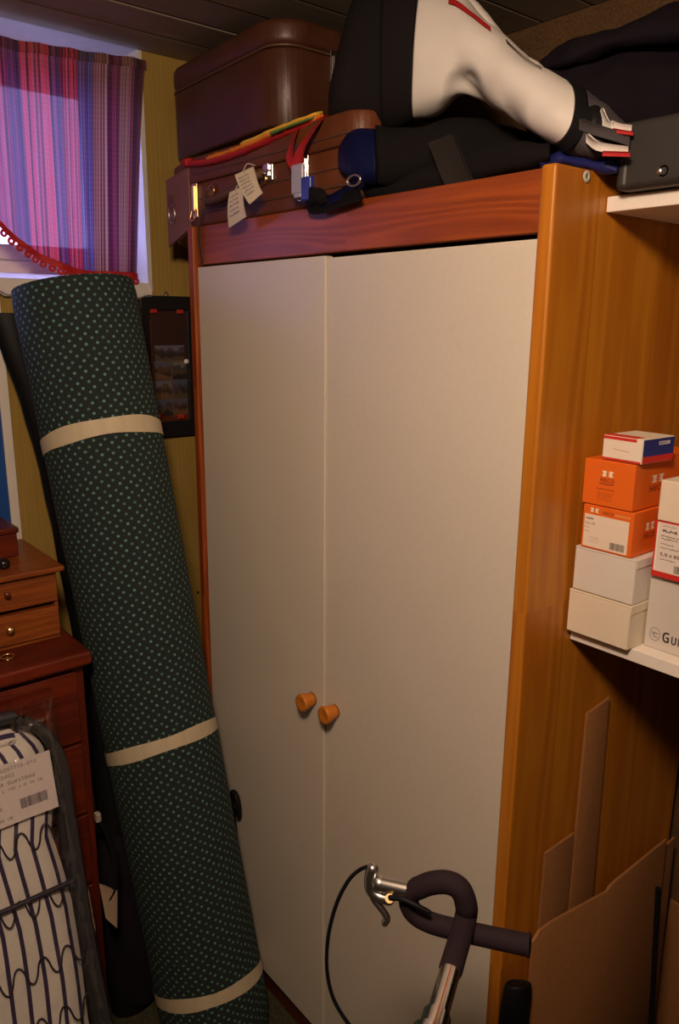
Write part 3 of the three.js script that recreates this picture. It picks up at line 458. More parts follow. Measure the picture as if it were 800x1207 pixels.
// ---------------------------------------------------------------- bags and clothes on the wardrobe
{
  const t = thing('sports_bag', 'big black and white sailcloth bag lying across the top of the wardrobe', 'bag', [0.6, 1.96, -0.12]);
  const S = [[[0.3474, 2.0777, -0.0919], [-0.0021, 0.0332, -0.0104], [-0.0376, 0.0132, -0.0302]], [[0.3595, 2.0823, -0.0921], [-0.007, 0.0734, -0.0199], [-0.0748, 0.0267, -0.0607]], [[0.3758, 2.0994, -0.1023], [-0.0147, 0.1123, -0.0257], [-0.0923, 0.0348, -0.0768]], [[0.4099, 2.1116, -0.116], [-0.0234, 0.1392, -0.0256], [-0.0976, 0.0389, -0.0847]], [[0.4746, 2.1057, -0.1275], [-0.0269, 0.1422, -0.0225], [-0.0946, 0.0394, -0.0879]], [[0.5324, 2.098, -0.1297], [-0.0194, 0.127, -0.0257], [-0.0852, 0.0368, -0.0838]], [[0.5803, 2.0825, -0.1333], [-0.017, 0.1052, -0.0201], [-0.0765, 0.0334, -0.0791]], [[0.6225, 2.0772, -0.1339], [-0.0125, 0.077, -0.0147], [-0.0682, 0.0307, -0.0737]], [[0.6695, 2.0491, -0.1314], [-0.0076, 0.0623, -0.015], [-0.0603, 0.0267, -0.0684]], [[0.7266, 2.0108, -0.121], [-0.0045, 0.0522, -0.0148], [-0.0525, 0.0225, -0.063]], [[0.7842, 1.9699, -0.1102], [-0.0023, 0.0457, -0.015], [-0.0449, 0.0183, -0.0572]], [[0.8331, 1.9413, -0.1098], [-0.0005, 0.0415, -0.0155], [-0.0375, 0.0148, -0.051]], [[0.8597, 1.9259, -0.1038], [0.0001, 0.0419, -0.0163], [-0.0351, 0.0137, -0.0492]], [[0.8911, 1.9069, -0.1021], [0.0013, 0.0384, -0.0165], [-0.0304, 0.0115, -0.0444]], [[0.9251, 1.8857, -0.1028], [0.0025, 0.0277, -0.0138], [-0.0214, 0.0078, -0.0329]], [[0.946, 1.8782, -0.109], [0.0004, 0.0197, -0.0082], [-0.0114, 0.0042, -0.0183]]];
  const N = S.length - 1, tip = [0.1, 0.1, 0.1, 0.1, 0.1, 0.1, 0.05, 0, -0.1, -0.2, -0.35, -0.5, -0.5, -0.4, -0.3, -0.2];
  const centres = S.map((s) => V(s[0]));
  S.forEach((s, i) => { const a = centres[Math.min(N, i + 1)].clone().sub(centres[Math.max(0, i - 1)]).normalize(), b = V(s[2]); s[2] = b.addScaledVector(a, tip[i] * b.length()).toArray(); });
  part('black_section', loft(S.slice(0, 6), { n: 56, sub: 8, amp: 0.005, freq: 9 }), M.bagBlack, t);
  part('seam_welt', loft(S, { n: 56, sub: 1, caps: false, from: 3.7 / N, to: 3.78 / N, off: 0.0015 }), M.black, t);
  part('white_section', loft(S.slice(5, 12), { n: 80, sub: 14, amp: 0.007, freq: 10, dents: [[[0.693, 1.982, -0.069], 0.045, 0.022], [[0.709, 1.991, -0.06], 0.022, 0.010], [[0.799, 1.944, -0.069], 0.035, 0.009], [[0.849, 1.927, -0.059], 0.028, 0.008], [[0.664, 1.962, -0.059], 0.04, -0.008], [[0.754, 1.964, -0.072], 0.03, -0.005]] }), M.bagWhite, t, false, 'off-white sailcloth');
  part('black_band', loft(S.slice(11, 13), { n: 56, sub: 6, amp: 0.006, freq: 10, off: 0.0012 }), M.black, t);
  part('grey_end', loft(S.slice(12), { n: 48, sub: 6, amp: 0.006, freq: 22 }), M.bagGrey, t, false, 'dark grey cloth end');
  part('back_fold', loft([[[0.5465, 2.1961, -0.1687], [-0.007, 0.0219, 0], [-0.013, 0.007, -0.0135]], [[0.6035, 2.1437, -0.1689], [-0.0047, 0.0241, -0.0036], [-0.0153, 0.0078, -0.0168]], [[0.666, 2.0869, -0.1579], [-0.0024, 0.0207, -0.0052], [-0.0149, 0.0072, -0.0173]], [[0.727, 2.0378, -0.1481], [0.0003, 0.0151, -0.0062], [-0.0133, 0.0061, -0.0164]], [[0.7978, 1.9906, -0.1348], [0.002, 0.0096, -0.0062], [-0.007, 0.0031, -0.0093]]], { n: 24, amp: 0.004, freq: 20 }), M.bagWhite, t, false, 'white folded edge behind the bag');
  part('red_stripe', loft(S, { n: 4, sub: 4, caps: false, from: 6.3 / N, to: 8.1 / N, a0: -0.84, a1: -0.68, amp: 0.007, freq: 10, off: 0.003 }), M.red, t);
  part('zip_line', loft(S, { n: 4, sub: 4, caps: false, from: 8.7 / N, to: 9.9 / N, a0: -0.66, a1: -0.60, amp: 0.007, freq: 10, off: 0.004 }), M.black, t);
  part('round_patch', loft([[[0.9116, 1.9123, -0.0643], [-0.0004, 0.013, -0.0045], [-0.0066, 0.0026, -0.0096]], [[0.9252, 1.9088, -0.0633], [0.0004, 0.0161, -0.0067], [-0.0087, 0.0035, -0.0129]], [[0.9376, 1.9017, -0.0675], [0.0014, 0.0091, -0.0052], [-0.0054, 0.0021, -0.0082]]], { n: 24 }), M.black, t);
  part('grey_strap', ribbon([[0.916, 1.901, -0.049], [0.938, 1.891, -0.048], [0.958, 1.883, -0.053], [0.976, 1.875, -0.071]], 0.013, [0.1, 1, 0.2], 0.004), M.bagGrey, t);
  for (const [k, a, b, c] of [['M.bagWhite', [0.936, 1.914, -0.063], [0.952, 1.894, -0.057], [0.959, 1.891, -0.057]]]) part('white_tab', ribbon([a, b, c], 0.010, [0.5, 0.8, 0.2], 0.003), M.bagWhite, t);
  part('striped_tab', ribbon([[0.957, 1.894, -0.056], [0.968, 1.889, -0.062], [0.978, 1.887, -0.07]], 0.011, [0.1, 1, 0.2], 0.004), M.bagWhite, t);
  part('striped_tab', ribbon([[0.961, 1.887, -0.055], [0.972, 1.884, -0.061], [0.981, 1.882, -0.069]], 0.005, [0.1, 1, 0.2], 0.004), M.red, t);
  part('striped_tab', ribbon([[0.932, 1.881, -0.044], [0.951, 1.868, -0.039], [0.965, 1.864, -0.045], [0.981, 1.861, -0.061]], 0.010, [0.1, 1, 0.2], 0.004), M.bagWhite, t);
  part('striped_tab', ribbon([[0.959, 1.858, -0.039], [0.97, 1.857, -0.046], [0.985, 1.856, -0.06]], 0.006, [0.1, 1, 0.2], 0.004), M.red, t);
}
{
  const t = thing('soft_bag', 'black soft bag with a navy blue rounded end under the sailcloth bag', 'bag', [0.68, 1.848, -0.05]);
  const S = [[[0.4691, 1.9164, -0.007], [-0.0019, 0.0098, -0.0015], [-0.0046, 0.0011, -0.0037]], [[0.4765, 1.9164, -0.0047], [-0.0041, 0.0208, -0.0031], [-0.0122, 0.003, -0.01]], [[0.4936, 1.9166, -0.0044], [-0.0069, 0.033, -0.0044], [-0.0196, 0.0049, -0.0163]], [[0.5159, 1.9157, -0.0067], [-0.009, 0.0414, -0.0051], [-0.0232, 0.0058, -0.0197]], [[0.5494, 1.9122, -0.0218], [-0.0095, 0.0443, -0.0056], [-0.0249, 0.0064, -0.0223]], [[0.5867, 1.9126, -0.0672], [-0.0091, 0.0443, -0.0061], [-0.0317, 0.0085, -0.0308]], [[0.6442, 1.9219, -0.1243], [-0.0091, 0.0466, -0.007], [-0.0297, 0.0087, -0.0326]], [[0.6891, 1.9209, -0.1864], [-0.0071, 0.0361, -0.0054], [-0.0373, 0.0115, -0.0456]], [[0.7872, 1.898, -0.1669], [-0.0034, 0.0175, -0.0026], [-0.0292, 0.0093, -0.0395]], [[0.8596, 1.878, -0.1498], [-0.0024, 0.0125, -0.0019], [-0.0194, 0.0062, -0.0284]]];
  part('bag_body', loft(S.slice(4), { n: 48, amp: 0.010, freq: 12 }), M.darkCloth, t);
  part('navy_end', loft(S.slice(0, 5), { n: 40, amp: 0.004, freq: 14 }), M.navy, t, false, 'shiny navy blue end');
  part('blue_lining', [loft([[[0.8316, 1.8705, -0.0807], [-0.0016, 0.0082, -0.0012], [-0.0089, 0.0027, -0.0118]], [[0.8623, 1.8702, -0.0854], [-0.0018, 0.0092, -0.0014], [-0.0115, 0.0036, -0.0159]], [[0.9139, 1.8579, -0.0785], [-0.0017, 0.0088, -0.0013], [-0.0099, 0.0031, -0.0147]], [[0.9583, 1.8442, -0.0783], [-0.0016, 0.008, -0.0012], [-0.0063, 0.002, -0.01]]], { n: 24, amp: 0.009, freq: 38 })], M.blue, t);
}
{
  const t = thing('cloth_pouch', 'flat black cloth pouch with a wide flap over the front edge of the wardrobe', 'pouch', [0.65, 1.848, 0.01]);
  part('pouch_body', loft([[[0.4841, 1.8726, -0.0405], [-0.0038, 0.0099, 0.0008], [-0.0135, 0.0028, -0.0116]], [[0.5062, 1.8709, -0.0424], [-0.0052, 0.0217, -0.0021], [-0.0223, 0.0046, -0.0195]], [[0.5755, 1.8665, -0.0519], [-0.0058, 0.025, -0.0027], [-0.0251, 0.0055, -0.0238]], [[0.6494, 1.8735, -0.0632], [-0.0047, 0.0221, -0.0028], [-0.024, 0.0058, -0.0248]], [[0.7207, 1.8779, -0.0704], [-0.005, 0.0256, -0.0038], [-0.0228, 0.0061, -0.0258]], [[0.7965, 1.882, -0.0749], [-0.0043, 0.022, -0.0033], [-0.0215, 0.0065, -0.0269]], [[0.8482, 1.8803, -0.0803], [-0.0027, 0.0138, -0.0021], [-0.0146, 0.0047, -0.0197]]], { n: 40, amp: 0.006, freq: 16 }), M.darkCloth, t);
  part('front_flap', ribbon([[0.672, 1.92, -0.044], [0.699, 1.89, -0.033], [0.718, 1.863, -0.029], [0.731, 1.844, -0.029], [0.733, 1.833, -0.035]], 0.046, [[0.95, 0.15, -0.1], [0.9, 0.1, -0.1]], 0.006, 30), M.pouchFlap, t, false, 'dark grey flap');
}
{
  const t = thing('jacket', 'dark crumpled jacket lying at the back of the wardrobe top', 'jacket', [0.85, 1.85, -0.36]);
  part('jacket_body', loft([[[0.5919, 2.0374, -0.3403], [-0.009, 0.0461, -0.0069], [-0.0181, 0.0072, -0.0228]], [[0.6245, 2.0304, -0.377], [-0.0163, 0.0832, -0.0125], [-0.0581, 0.0234, -0.0779]], [[0.6837, 2.0365, -0.4189], [-0.0196, 0.1003, -0.0151], [-0.0653, 0.0285, -0.0965]], [[0.7527, 2.0338, -0.4691], [-0.0212, 0.1082, -0.0163], [-0.0651, 0.0306, -0.1083]], [[0.8298, 2.029, -0.5283], [-0.0209, 0.1067, -0.016], [-0.054, 0.0277, -0.1035]], [[0.9005, 2.0014, -0.6033], [-0.0125, 0.064, -0.0096], [-0.02, 0.0105, -0.0446]]], { n: 56, sub: 10, amp: 0.022, freq: 9 }), M.jacket, t);
  part('sleeve', loft([[[0.6274, 2.0843, -0.3368], [-0.0044, 0.013, 0.0003], [-0.0117, 0.0054, -0.0153]], [[0.6708, 2.092, -0.3437], [-0.006, 0.0211, -0.0009], [-0.0254, 0.0125, -0.0349]], [[0.7256, 2.1087, -0.3681], [-0.0061, 0.022, -0.0011], [-0.0267, 0.0145, -0.0397]], [[0.7777, 2.1158, -0.4016], [-0.0051, 0.0217, -0.0022], [-0.0275, 0.0162, -0.0448]], [[0.836, 2.1198, -0.4415], [-0.0058, 0.0294, -0.0044], [-0.0277, 0.0177, -0.0502]], [[0.8947, 2.1035, -0.4902], [-0.0078, 0.0398, -0.006], [-0.0211, 0.0142, -0.0431]]], { n: 40, sub: 10, amp: 0.016, freq: 11 }), M.jacket, t);
}
// ---------------------------------------------------------------- curtain with a red looped trim
{
  const t = thing('curtain', 'red and purple striped woven curtain with red looped trim at the window', 'curtain', [-0.25, 2.225, 0.4]);
  const za = -0.024, zb = 0.92;
  const cols = [['#7d1430', 0.020], ['#5a4a3a', 0], ['#8c6a52', 0.030], ['#54102e', 0.028], ['#93705a', 0.030], ['#241a44', 0.040], ['#a81a38', 0.040], ['#3b2050', 0.026], ['#b0283c', 0.06], ['#5a2050', 0.036]];
  const tex = canvas(2048, 256, (x, w, h) => {
    const W = 0.944, seq = [['#44101f', 0.036], ['#92685c', 0.028], ['#5c1838', 0.03], ['#9a7062', 0.032], ['#4c4474', 0.036], ['#b4283e', 0.040], ['#5c2c58', 0.026], ['#c23c52', 0.058], ['#622f5e', 0.036], ['#a8385a', 0.05], ['#9a7462', 0.03], ['#4a2650', 0.04]];
    let q = 0, k = 0; x.fillStyle = '#701830'; x.fillRect(0, 0, w, h);
    while (q < W) { const [c, b] = seq[k % seq.length]; x.fillStyle = c; x.fillRect(q / W * w, 0, b / W * w + 1, h); q += b; k++; }
    for (let i = 0; i < 420; i++) { const p = rnd() * w; x.fillStyle = ['rgba(30,8,40,0.5)', 'rgba(190,60,90,0.35)', 'rgba(40,20,60,0.4)', 'rgba(210,150,140,0.3)'][i % 4]; x.fillRect(p, 0, 2 + rnd() * 5, h); }
    for (let j = 0; j < h; j += 3) { x.fillStyle = `rgba(${j % 2 ? 255 : 0},${j % 2 ? 220 : 0},${j % 2 ? 220 : 20},0.05)`; x.fillRect(0, j, w, 1); }
  });
  const mat = phys({ map: tex, transmission: 0.42, thickness: 0, roughness: 1, side: THREE.DoubleSide, transparent: true, opacity: 0.984 });
  const sagTop = (z) => 2.227 - 0.022 * Math.sin(Math.PI * Math.max(0, Math.min(1, (z + 0.024) / 0.944)));
  const bottom = (z) => 1.756 + 1.69 * Math.pow(Math.max(0, z - 0.12), 1.9);
  const bot = (z) => { const m = 0.447, s = z > m ? 2 * m - z : z; return bottom(s); };
  const surf = (u, v, o = 0) => {
    const drop = 1 - v, zt = za + (zb - za) * u, b = bot(zt), y = b + (sagTop(zt) - b) * v;
    const pull = u < 0.5 ? 0.048 * Math.pow(drop, 0.8) * Math.pow(1 - u * 2, 2) : -0.048 * Math.pow(drop, 0.8) * Math.pow(u * 2 - 1, 2);
    return [-0.252 + 0.006 * Math.sin(zt * 42) * (0.3 + drop) + 0.004 * Math.sin(zt * 90 + 2 * drop) + o, y, zt + pull];
  };
  part('curtain_cloth', sheet((u, v) => surf(u, v), 180, 40, 0), mat, t);
  part('top_hem', sheet((u, v) => { const p = surf(u, 1); return [p[0] + 0.002, p[1] - 0.020 * v + 0.003, p[2]]; }, 180, 3, 0.002), mat, t);
  const tr = part('trim_band', sheet((u, v) => { const p = surf(u, 0); return [p[0] + 0.002, p[1] - 0.012 + 0.014 * v, p[2]]; }, 200, 3, 0.0022), M.red, t, false, 'red braid along the lower edge');
  const torus = new THREE.TorusGeometry(0.0056, 0.0033, 8, 14).rotateY(Math.PI / 2);
  for (let i = 0; i < 52; i++) { const u = (i + 0.5) / 52, p = surf(u, 0); const g = torus.clone(); g.rotateY((rnd() - 0.5) * 0.6); g.translate(p[0] + 0.002, p[1] - 0.0175 - 0.001 * rnd(), p[2]); part('trim_loop', g.toNonIndexed(), M.red, tr); }
}
// ---------------------------------------------------------------- the rolled carpet
{
  const A = new THREE.Vector3(0.215, 0.0, 0.140), Bv = new THREE.Vector3(-0.104, 1.715, 0.243), ax = Bv.clone().sub(A), Ln = ax.length(); ax.normalize();
  const t = thing('carpet_roll', 'tall roll of dark dotted carpet bound with tape, leaning on the wall', 'carpet', A.toArray());
  const q = new THREE.Quaternion().setFromUnitVectors(new THREE.Vector3(0, 1, 0), ax);
  const dots = pixels(512, 512, (u, v) => {
    const cell = 4, gx = u * cell, gy = v * cell * 2, row = Math.floor(gy), fx = gx + (row % 2) * 0.5, cx = Math.floor(fx);
    const jx = 0.06 * Math.sin(cx * 12.9 + row * 4.1), jy = 0.08 * Math.sin(cx * 7.7 + row * 9.2), dx = fx - cx - 0.5 - jx, dy = (gy - row - 0.5 - jy) * 0.5, d = Math.hypot(dx, dy), tint = 0.5 + 0.5 * Math.sin(cx * 5.3 + row * 3.7);
    const nz = 14 * fbm(u * 60, v * 60, 3, 3), k = Math.max(0, Math.min(1, (0.175 - d) / 0.07));
    return mix([28 + nz * 0.8, 40 + nz, 40 + nz * 0.8], [98 + nz, 144 + nz + 10 * tint, 134 + nz], k * (0.75 + 0.25 * tint));
  }, [1 / 0.084, 1 / 0.084]);
  const mat = std({ map: dots, roughness: 0.95, bumpMap: clothBump, bumpScale: 0.0006 });
  const r = 0.1265, n = 96, m = 60, pos = [], uv = [], idx = [];
  const rad = (th, y) => r * (1 + 0.006 * Math.sin(2 * th + y * 2) + 0.004 * noise.noise(3 * Math.cos(th), y * 4, 3 * Math.sin(th)));
  for (let j = 0; j <= m; j++) for (let i = 0; i <= n; i++) { const th = i / n * Math.PI * 2, y = Ln * j / m, e = Math.min(1, Math.min(y, Ln - y) / 0.012), R = rad(th, y) * (0.975 + 0.025 * Math.sqrt(e)); pos.push(R * Math.cos(th), y, -R * Math.sin(th)); uv.push(i / n * 0.084 * Math.round(6.283 * r / 0.084), y); }
  for (let j = 0; j < m; j++) for (let i = 0; i < n; i++) { const k = j * (n + 1) + i; idx.push(k, k + 1, k + n + 1, k + 1, k + n + 2, k + n + 1); }
  let g = new THREE.BufferGeometry(); g.setAttribute('position', new THREE.Float32BufferAttribute(pos, 3)); g.setAttribute('uv', new THREE.Float32BufferAttribute(uv, 2)); g.setIndex(idx); g.computeVertexNormals();
  part('outer_layer', g.toNonIndexed().applyQuaternion(q), mat, t, true);
  // the wound layers seen at the ends
  const back = std({ color: rgb(0.05, 0.05, 0.045), roughness: 1 });
  const sp = []; for (let i = 0; i <= 160; i++) { const a = i / 160 * 9 * Math.PI * 2, R = 0.02 + (r * 0.97 - 0.026) * i / 160; sp.push([R * Math.cos(a), 0, R * Math.sin(a)]); }
  const spiral = (y) => { const c = new THREE.CatmullRomCurve3(sp.map(V)); const gg = new THREE.TubeGeometry(c, 320, 0.0052, 6).toNonIndexed(); gg.translate(0, y, 0); return gg.applyQuaternion(q); };
  part('wound_layers', [spiral(Ln - 0.004), new THREE.CylinderGeometry(r * 0.96, r * 0.96, Ln - 0.012, 48).toNonIndexed().translate(0, Ln / 2, 0).applyQuaternion(q)], back, t, true);
  for (const [h, lift, skew, wd] of [[1.420, 0.21, 0.02, 0.034], [0.730, 0.27, 0.08, 0.032], [0.128, 0.27, -0.02, 0.034]]) {
    const bp = [], bu = [], bi = [];
    for (let i = 0; i <= 120; i++) for (let k = 0; k <= 1; k++) { const th = i / 120 * Math.PI * 2, y = h + r * (lift * Math.cos(th + 0.37) + skew * Math.cos(th - 0.88)) + (k - 0.5) * wd * (1 + 0.08 * Math.sin(5 * th)), R = rad(th, y) + 0.0018 + (i > 112 ? 0.001 : 0); bp.push(R * Math.cos(th), y, -R * Math.sin(th)); bu.push(i / 120 * 0.8 * 3, k * 0.1); }
    for (let i = 0; i < 120; i++) { const k = 2 * i; bi.push(k, k + 2, k + 1, k + 2, k + 3, k + 1); }
    const bg = new THREE.BufferGeometry(); bg.setAttribute('position', new THREE.Float32BufferAttribute(bp, 3)); bg.setAttribute('uv', new THREE.Float32BufferAttribute(bu, 2)); bg.setIndex(bi); bg.computeVertexNormals();
    part('tape_band', bg.toNonIndexed().applyQuaternion(q), M.tape, t, true);
  }
}
// ---------------------------------------------------------------- dark things behind and beside the carpet roll
{
  const t = thing('long_bag', 'long narrow black bag leaning against the wall behind the carpet roll', 'bag', [-0.02, 0, 0.30]);
  part('bag_tube', loft([[[0.03, 0.005, 0.27], [0.03, 0, 0], [0, 0, 0.045]], [[0.02, 0.05, 0.27], [0.045, 0, 0], [0, 0, 0.055]], [[-0.07, 0.6, 0.248], [0.04, 0, 0], [0, 0, 0.045]], [[-0.195, 1.25, 0.262], [0.035, 0, 0], [0, 0, 0.045]], [[-0.225, 1.62, 0.325], [0.024, 0, 0], [0, 0, 0.048]], [[-0.228, 1.66, 0.333], [0.022, 0, 0], [0, 0, 0.046]]], { n: 32, amp: 0.004, freq: 10 }), M.black, t);
}
{
  const t = thing('backpack', 'dark rucksack with loose straps squeezed between the chest of drawers and the carpet roll', 'backpack', [0, 0, 0.255]);
  part('pack_body', loft([[[0.005, 0.012, 0.255], [0.06, 0, 0], [0, 0, 0.045]], [[0.0, 0.05, 0.255], [0.085, 0, 0], [0, 0, 0.065]], [[-0.01, 0.2, 0.255], [0.085, 0, 0], [0, 0, 0.068]], [[-0.035, 0.38, 0.26], [0.07, 0, 0], [0, 0, 0.06]], [[-0.05, 0.46, 0.265], [0.04, 0, 0], [0, 0, 0.04]]], { n: 40, amp: 0.008, freq: 14 }), M.jacket, t);
  part('strap', ribbon([[0.088, 0.592, 0.345], [0.11, 0.551, 0.334], [0.13, 0.497, 0.331], [0.14, 0.434, 0.343], [0.137, 0.412, 0.355]], 0.012, [0.6, 0.3, -0.6], 0.003), M.darkCloth, t);
  const e = [0.091, 0.593, 0.348];
  part('strap_end', bx(e[0] - 0.008, e[0] + 0.008, e[1] - 0.011, e[1] + 0.011, e[2] - 0.006, e[2] + 0.006, 0.004), std({ color: rgb(0.36, 0.33, 0.28), roughness: 0.6 }), t, false, 'pale grey strap end');
  part('side_label', sheet((u, v) => mix(mix([0.117, 0.448, 0.365], [0.145, 0.434, 0.337], u), mix([0.141, 0.376, 0.365], [0.16, 0.354, 0.349], u), v), 4, 4, 0.003), std({ color: rgb(0.34, 0.25, 0.17), roughness: 0.7 }), t, false, 'pale brown patch');
}
{
  const t = thing('walking_stick', 'black stick with a hooked handle showing behind the right edge of the carpet roll', 'stick', [0.13, 0, 0.045]);
  part('shaft', tube([[0.150, 0.003, 0.012], [0.115, 0.30, 0.012], [0.098, 0.47, 0.014]], 0.008, 30, 10), M.black, t);
  part('hooked_handle', tube([[0.098, 0.47, 0.014], [0.098, 0.500, 0.016], [0.110, 0.525, 0.018], [0.127, 0.525, 0.019], [0.137, 0.505, 0.020], [0.138, 0.480, 0.020]], 0.0075, 30, 12), M.black, t);
}
// ---------------------------------------------------------------- chest of drawers with a little drawer cabinet on it
{
  const y = 0.99, xf = 0.085, zr = 0.352, zl = 1.05;
  const t = thing('chest_of_drawers', 'dark red-brown mahogany chest of drawers under the small cabinet', 'chest of drawers', [-0.09, 0, (zr + zl) / 2]);
  part('top_board', bx(X0 + 0.004, 0.113, y - 0.030, y, 0.341, zl + 0.02, 0.008, 'z', 4), M.mahogany, t);
  part('carcass', bx(X0 + 0.006, xf - 0.002, 0.06, y - 0.031, zr, zl, 0.002), M.mahogany, t);
  part('base', bx(X0 + 0.012, xf - 0.01, 0, 0.06, zr + 0.01, zl - 0.01, 0.002, 'z'), M.mahogany, t);
  let y1 = y - 0.045;
  for (const h of [0.165, 0.17, 0.175, 0.18, 0.18]) {
    const d = part('drawer', [bx(xf - 0.004, xf + 0.009, y1 - h + 0.006, y1, zr + 0.018, zl - 0.018, 0.003, 'z')], M.mahogany, t);
    y1 -= h;
  }
}
{
  const y = 0.991, h = 0.150, x1 = 0.008, zr = 0.365, zl = 0.82;
  const t = thing('drawer_cabinet', 'small brown wooden cabinet of two drawers standing on the mahogany chest', 'cabinet', [-0.12, y, (zr + zl) / 2]);
  part('cabinet_top', [bx(X0 + 0.02, x1 + 0.016, y + h, y + h + 0.011, zr - 0.012, zl + 0.012, 0.003, 'z'), bx(X0 + 0.02, x1 + 0.010, y + h + 0.0108, y + h + 0.0125, 0.435, 0.437, 0, 'x')], M.chestnut, t);
  part('cabinet_case', [bx(X0 + 0.024, x1 - 0.004, y, y + 0.010, zr, zl, 0.001, 'z'), bx(X0 + 0.024, x1 - 0.004, y + 0.010, y + h, zr, zr + 0.008, 0.001), bx(X0 + 0.024, x1 - 0.004, y + 0.010, y + h, zl - 0.008, zl, 0.001), bx(X0 + 0.024, X0 + 0.034, y + 0.010, y + h, zr + 0.008, zl - 0.008, 0)], M.chestnut, t);
  const up = part('drawer', bx(x1 - 0.18, x1 + 0.002, y + 0.084, y + h - 0.003, zr + 0.002, zl - 0.012, 0.002, 'z'), M.chestnut, t);
  const lo = part('drawer', bx(x1 - 0.18, x1 + 0.002, y + 0.010, y + 0.073, zr + 0.002, zl - 0.012, 0.002, 'z'), M.chestnut, t);
  part('drawer_knob', lathe([[0, 0.013], [0.006, 0.012], [0.0065, 0.008], [0.004, 0.004], [0.0045, 0]], [0.01, 1.112, 0.469], [1, 0, 0], 18), M.mahogany, up);
  part('drawer_knob', lathe([[0, 0.014], [0.0065, 0.0125], [0.0085, 0.008], [0.005, 0.003], [0.0055, 0]], [0.01, 1.036, 0.47], [1, 0, 0], 18), M.brass, lo, false, 'brass knob');
}
{
  const t = thing('wooden_box', 'dark wooden box on top of the small drawer cabinet below the poster', 'box', [-0.17, 1.153, 0.55]);
  part('box_body', bx(-0.235, -0.10, 1.153, 1.203, 0.405, 0.70, 0.003, 'z'), M.mahogany, t);
  part('box_lid', bx(-0.238, -0.096, 1.2035, 1.218, 0.401, 0.704, 0.005, 'z', 3), M.mahogany, t);
}
{
  const c = [-0.031, 1.164, 0.457];
  const t = thing('ball_knob', 'shiny black ball knob lying on the small drawer cabinet', 'knob', [c[0], 1.1525, c[2]]);
  part('ball', lathe([[0, 0], [0.008, 0.0005], [0.0118, 0.005], [0.0125, 0.011], [0.0105, 0.017], [0.006, 0.0208], [0, 0.022]], [c[0], 1.1525, c[2]]), std({ color: rgb(0.01, 0.01, 0.011), roughness: 0.2 }), t);
  part('neck', rod([c[0], 1.160, c[2]], [c[0] - 0.004, 1.1595, c[2] + 0.03], 0.005, 0.0045), M.black, t);
}
{
  const c = [0.043, 0.993, 0.487];
  const t = thing('brass_ring', 'thin brass ring lying on top of the mahogany chest', 'ring', [c[0], 0.991, c[2]]);
  part('ring_wire', tube(Array.from({ length: 14 }, (_, i) => [c[0] + 0.0125 * Math.cos(i * Math.PI / 7), 0.9932, c[2] + 0.0125 * Math.sin(i * Math.PI / 7)]), 0.0018, 30, 8, true), M.brass, t);
  part('ring_plate', lathe([[0, 0.003], [0.004, 0.0026], [0.0045, 0]], [c[0] + 0.0125, 0.9925, c[2] + 0.004]), M.brass, t);
}
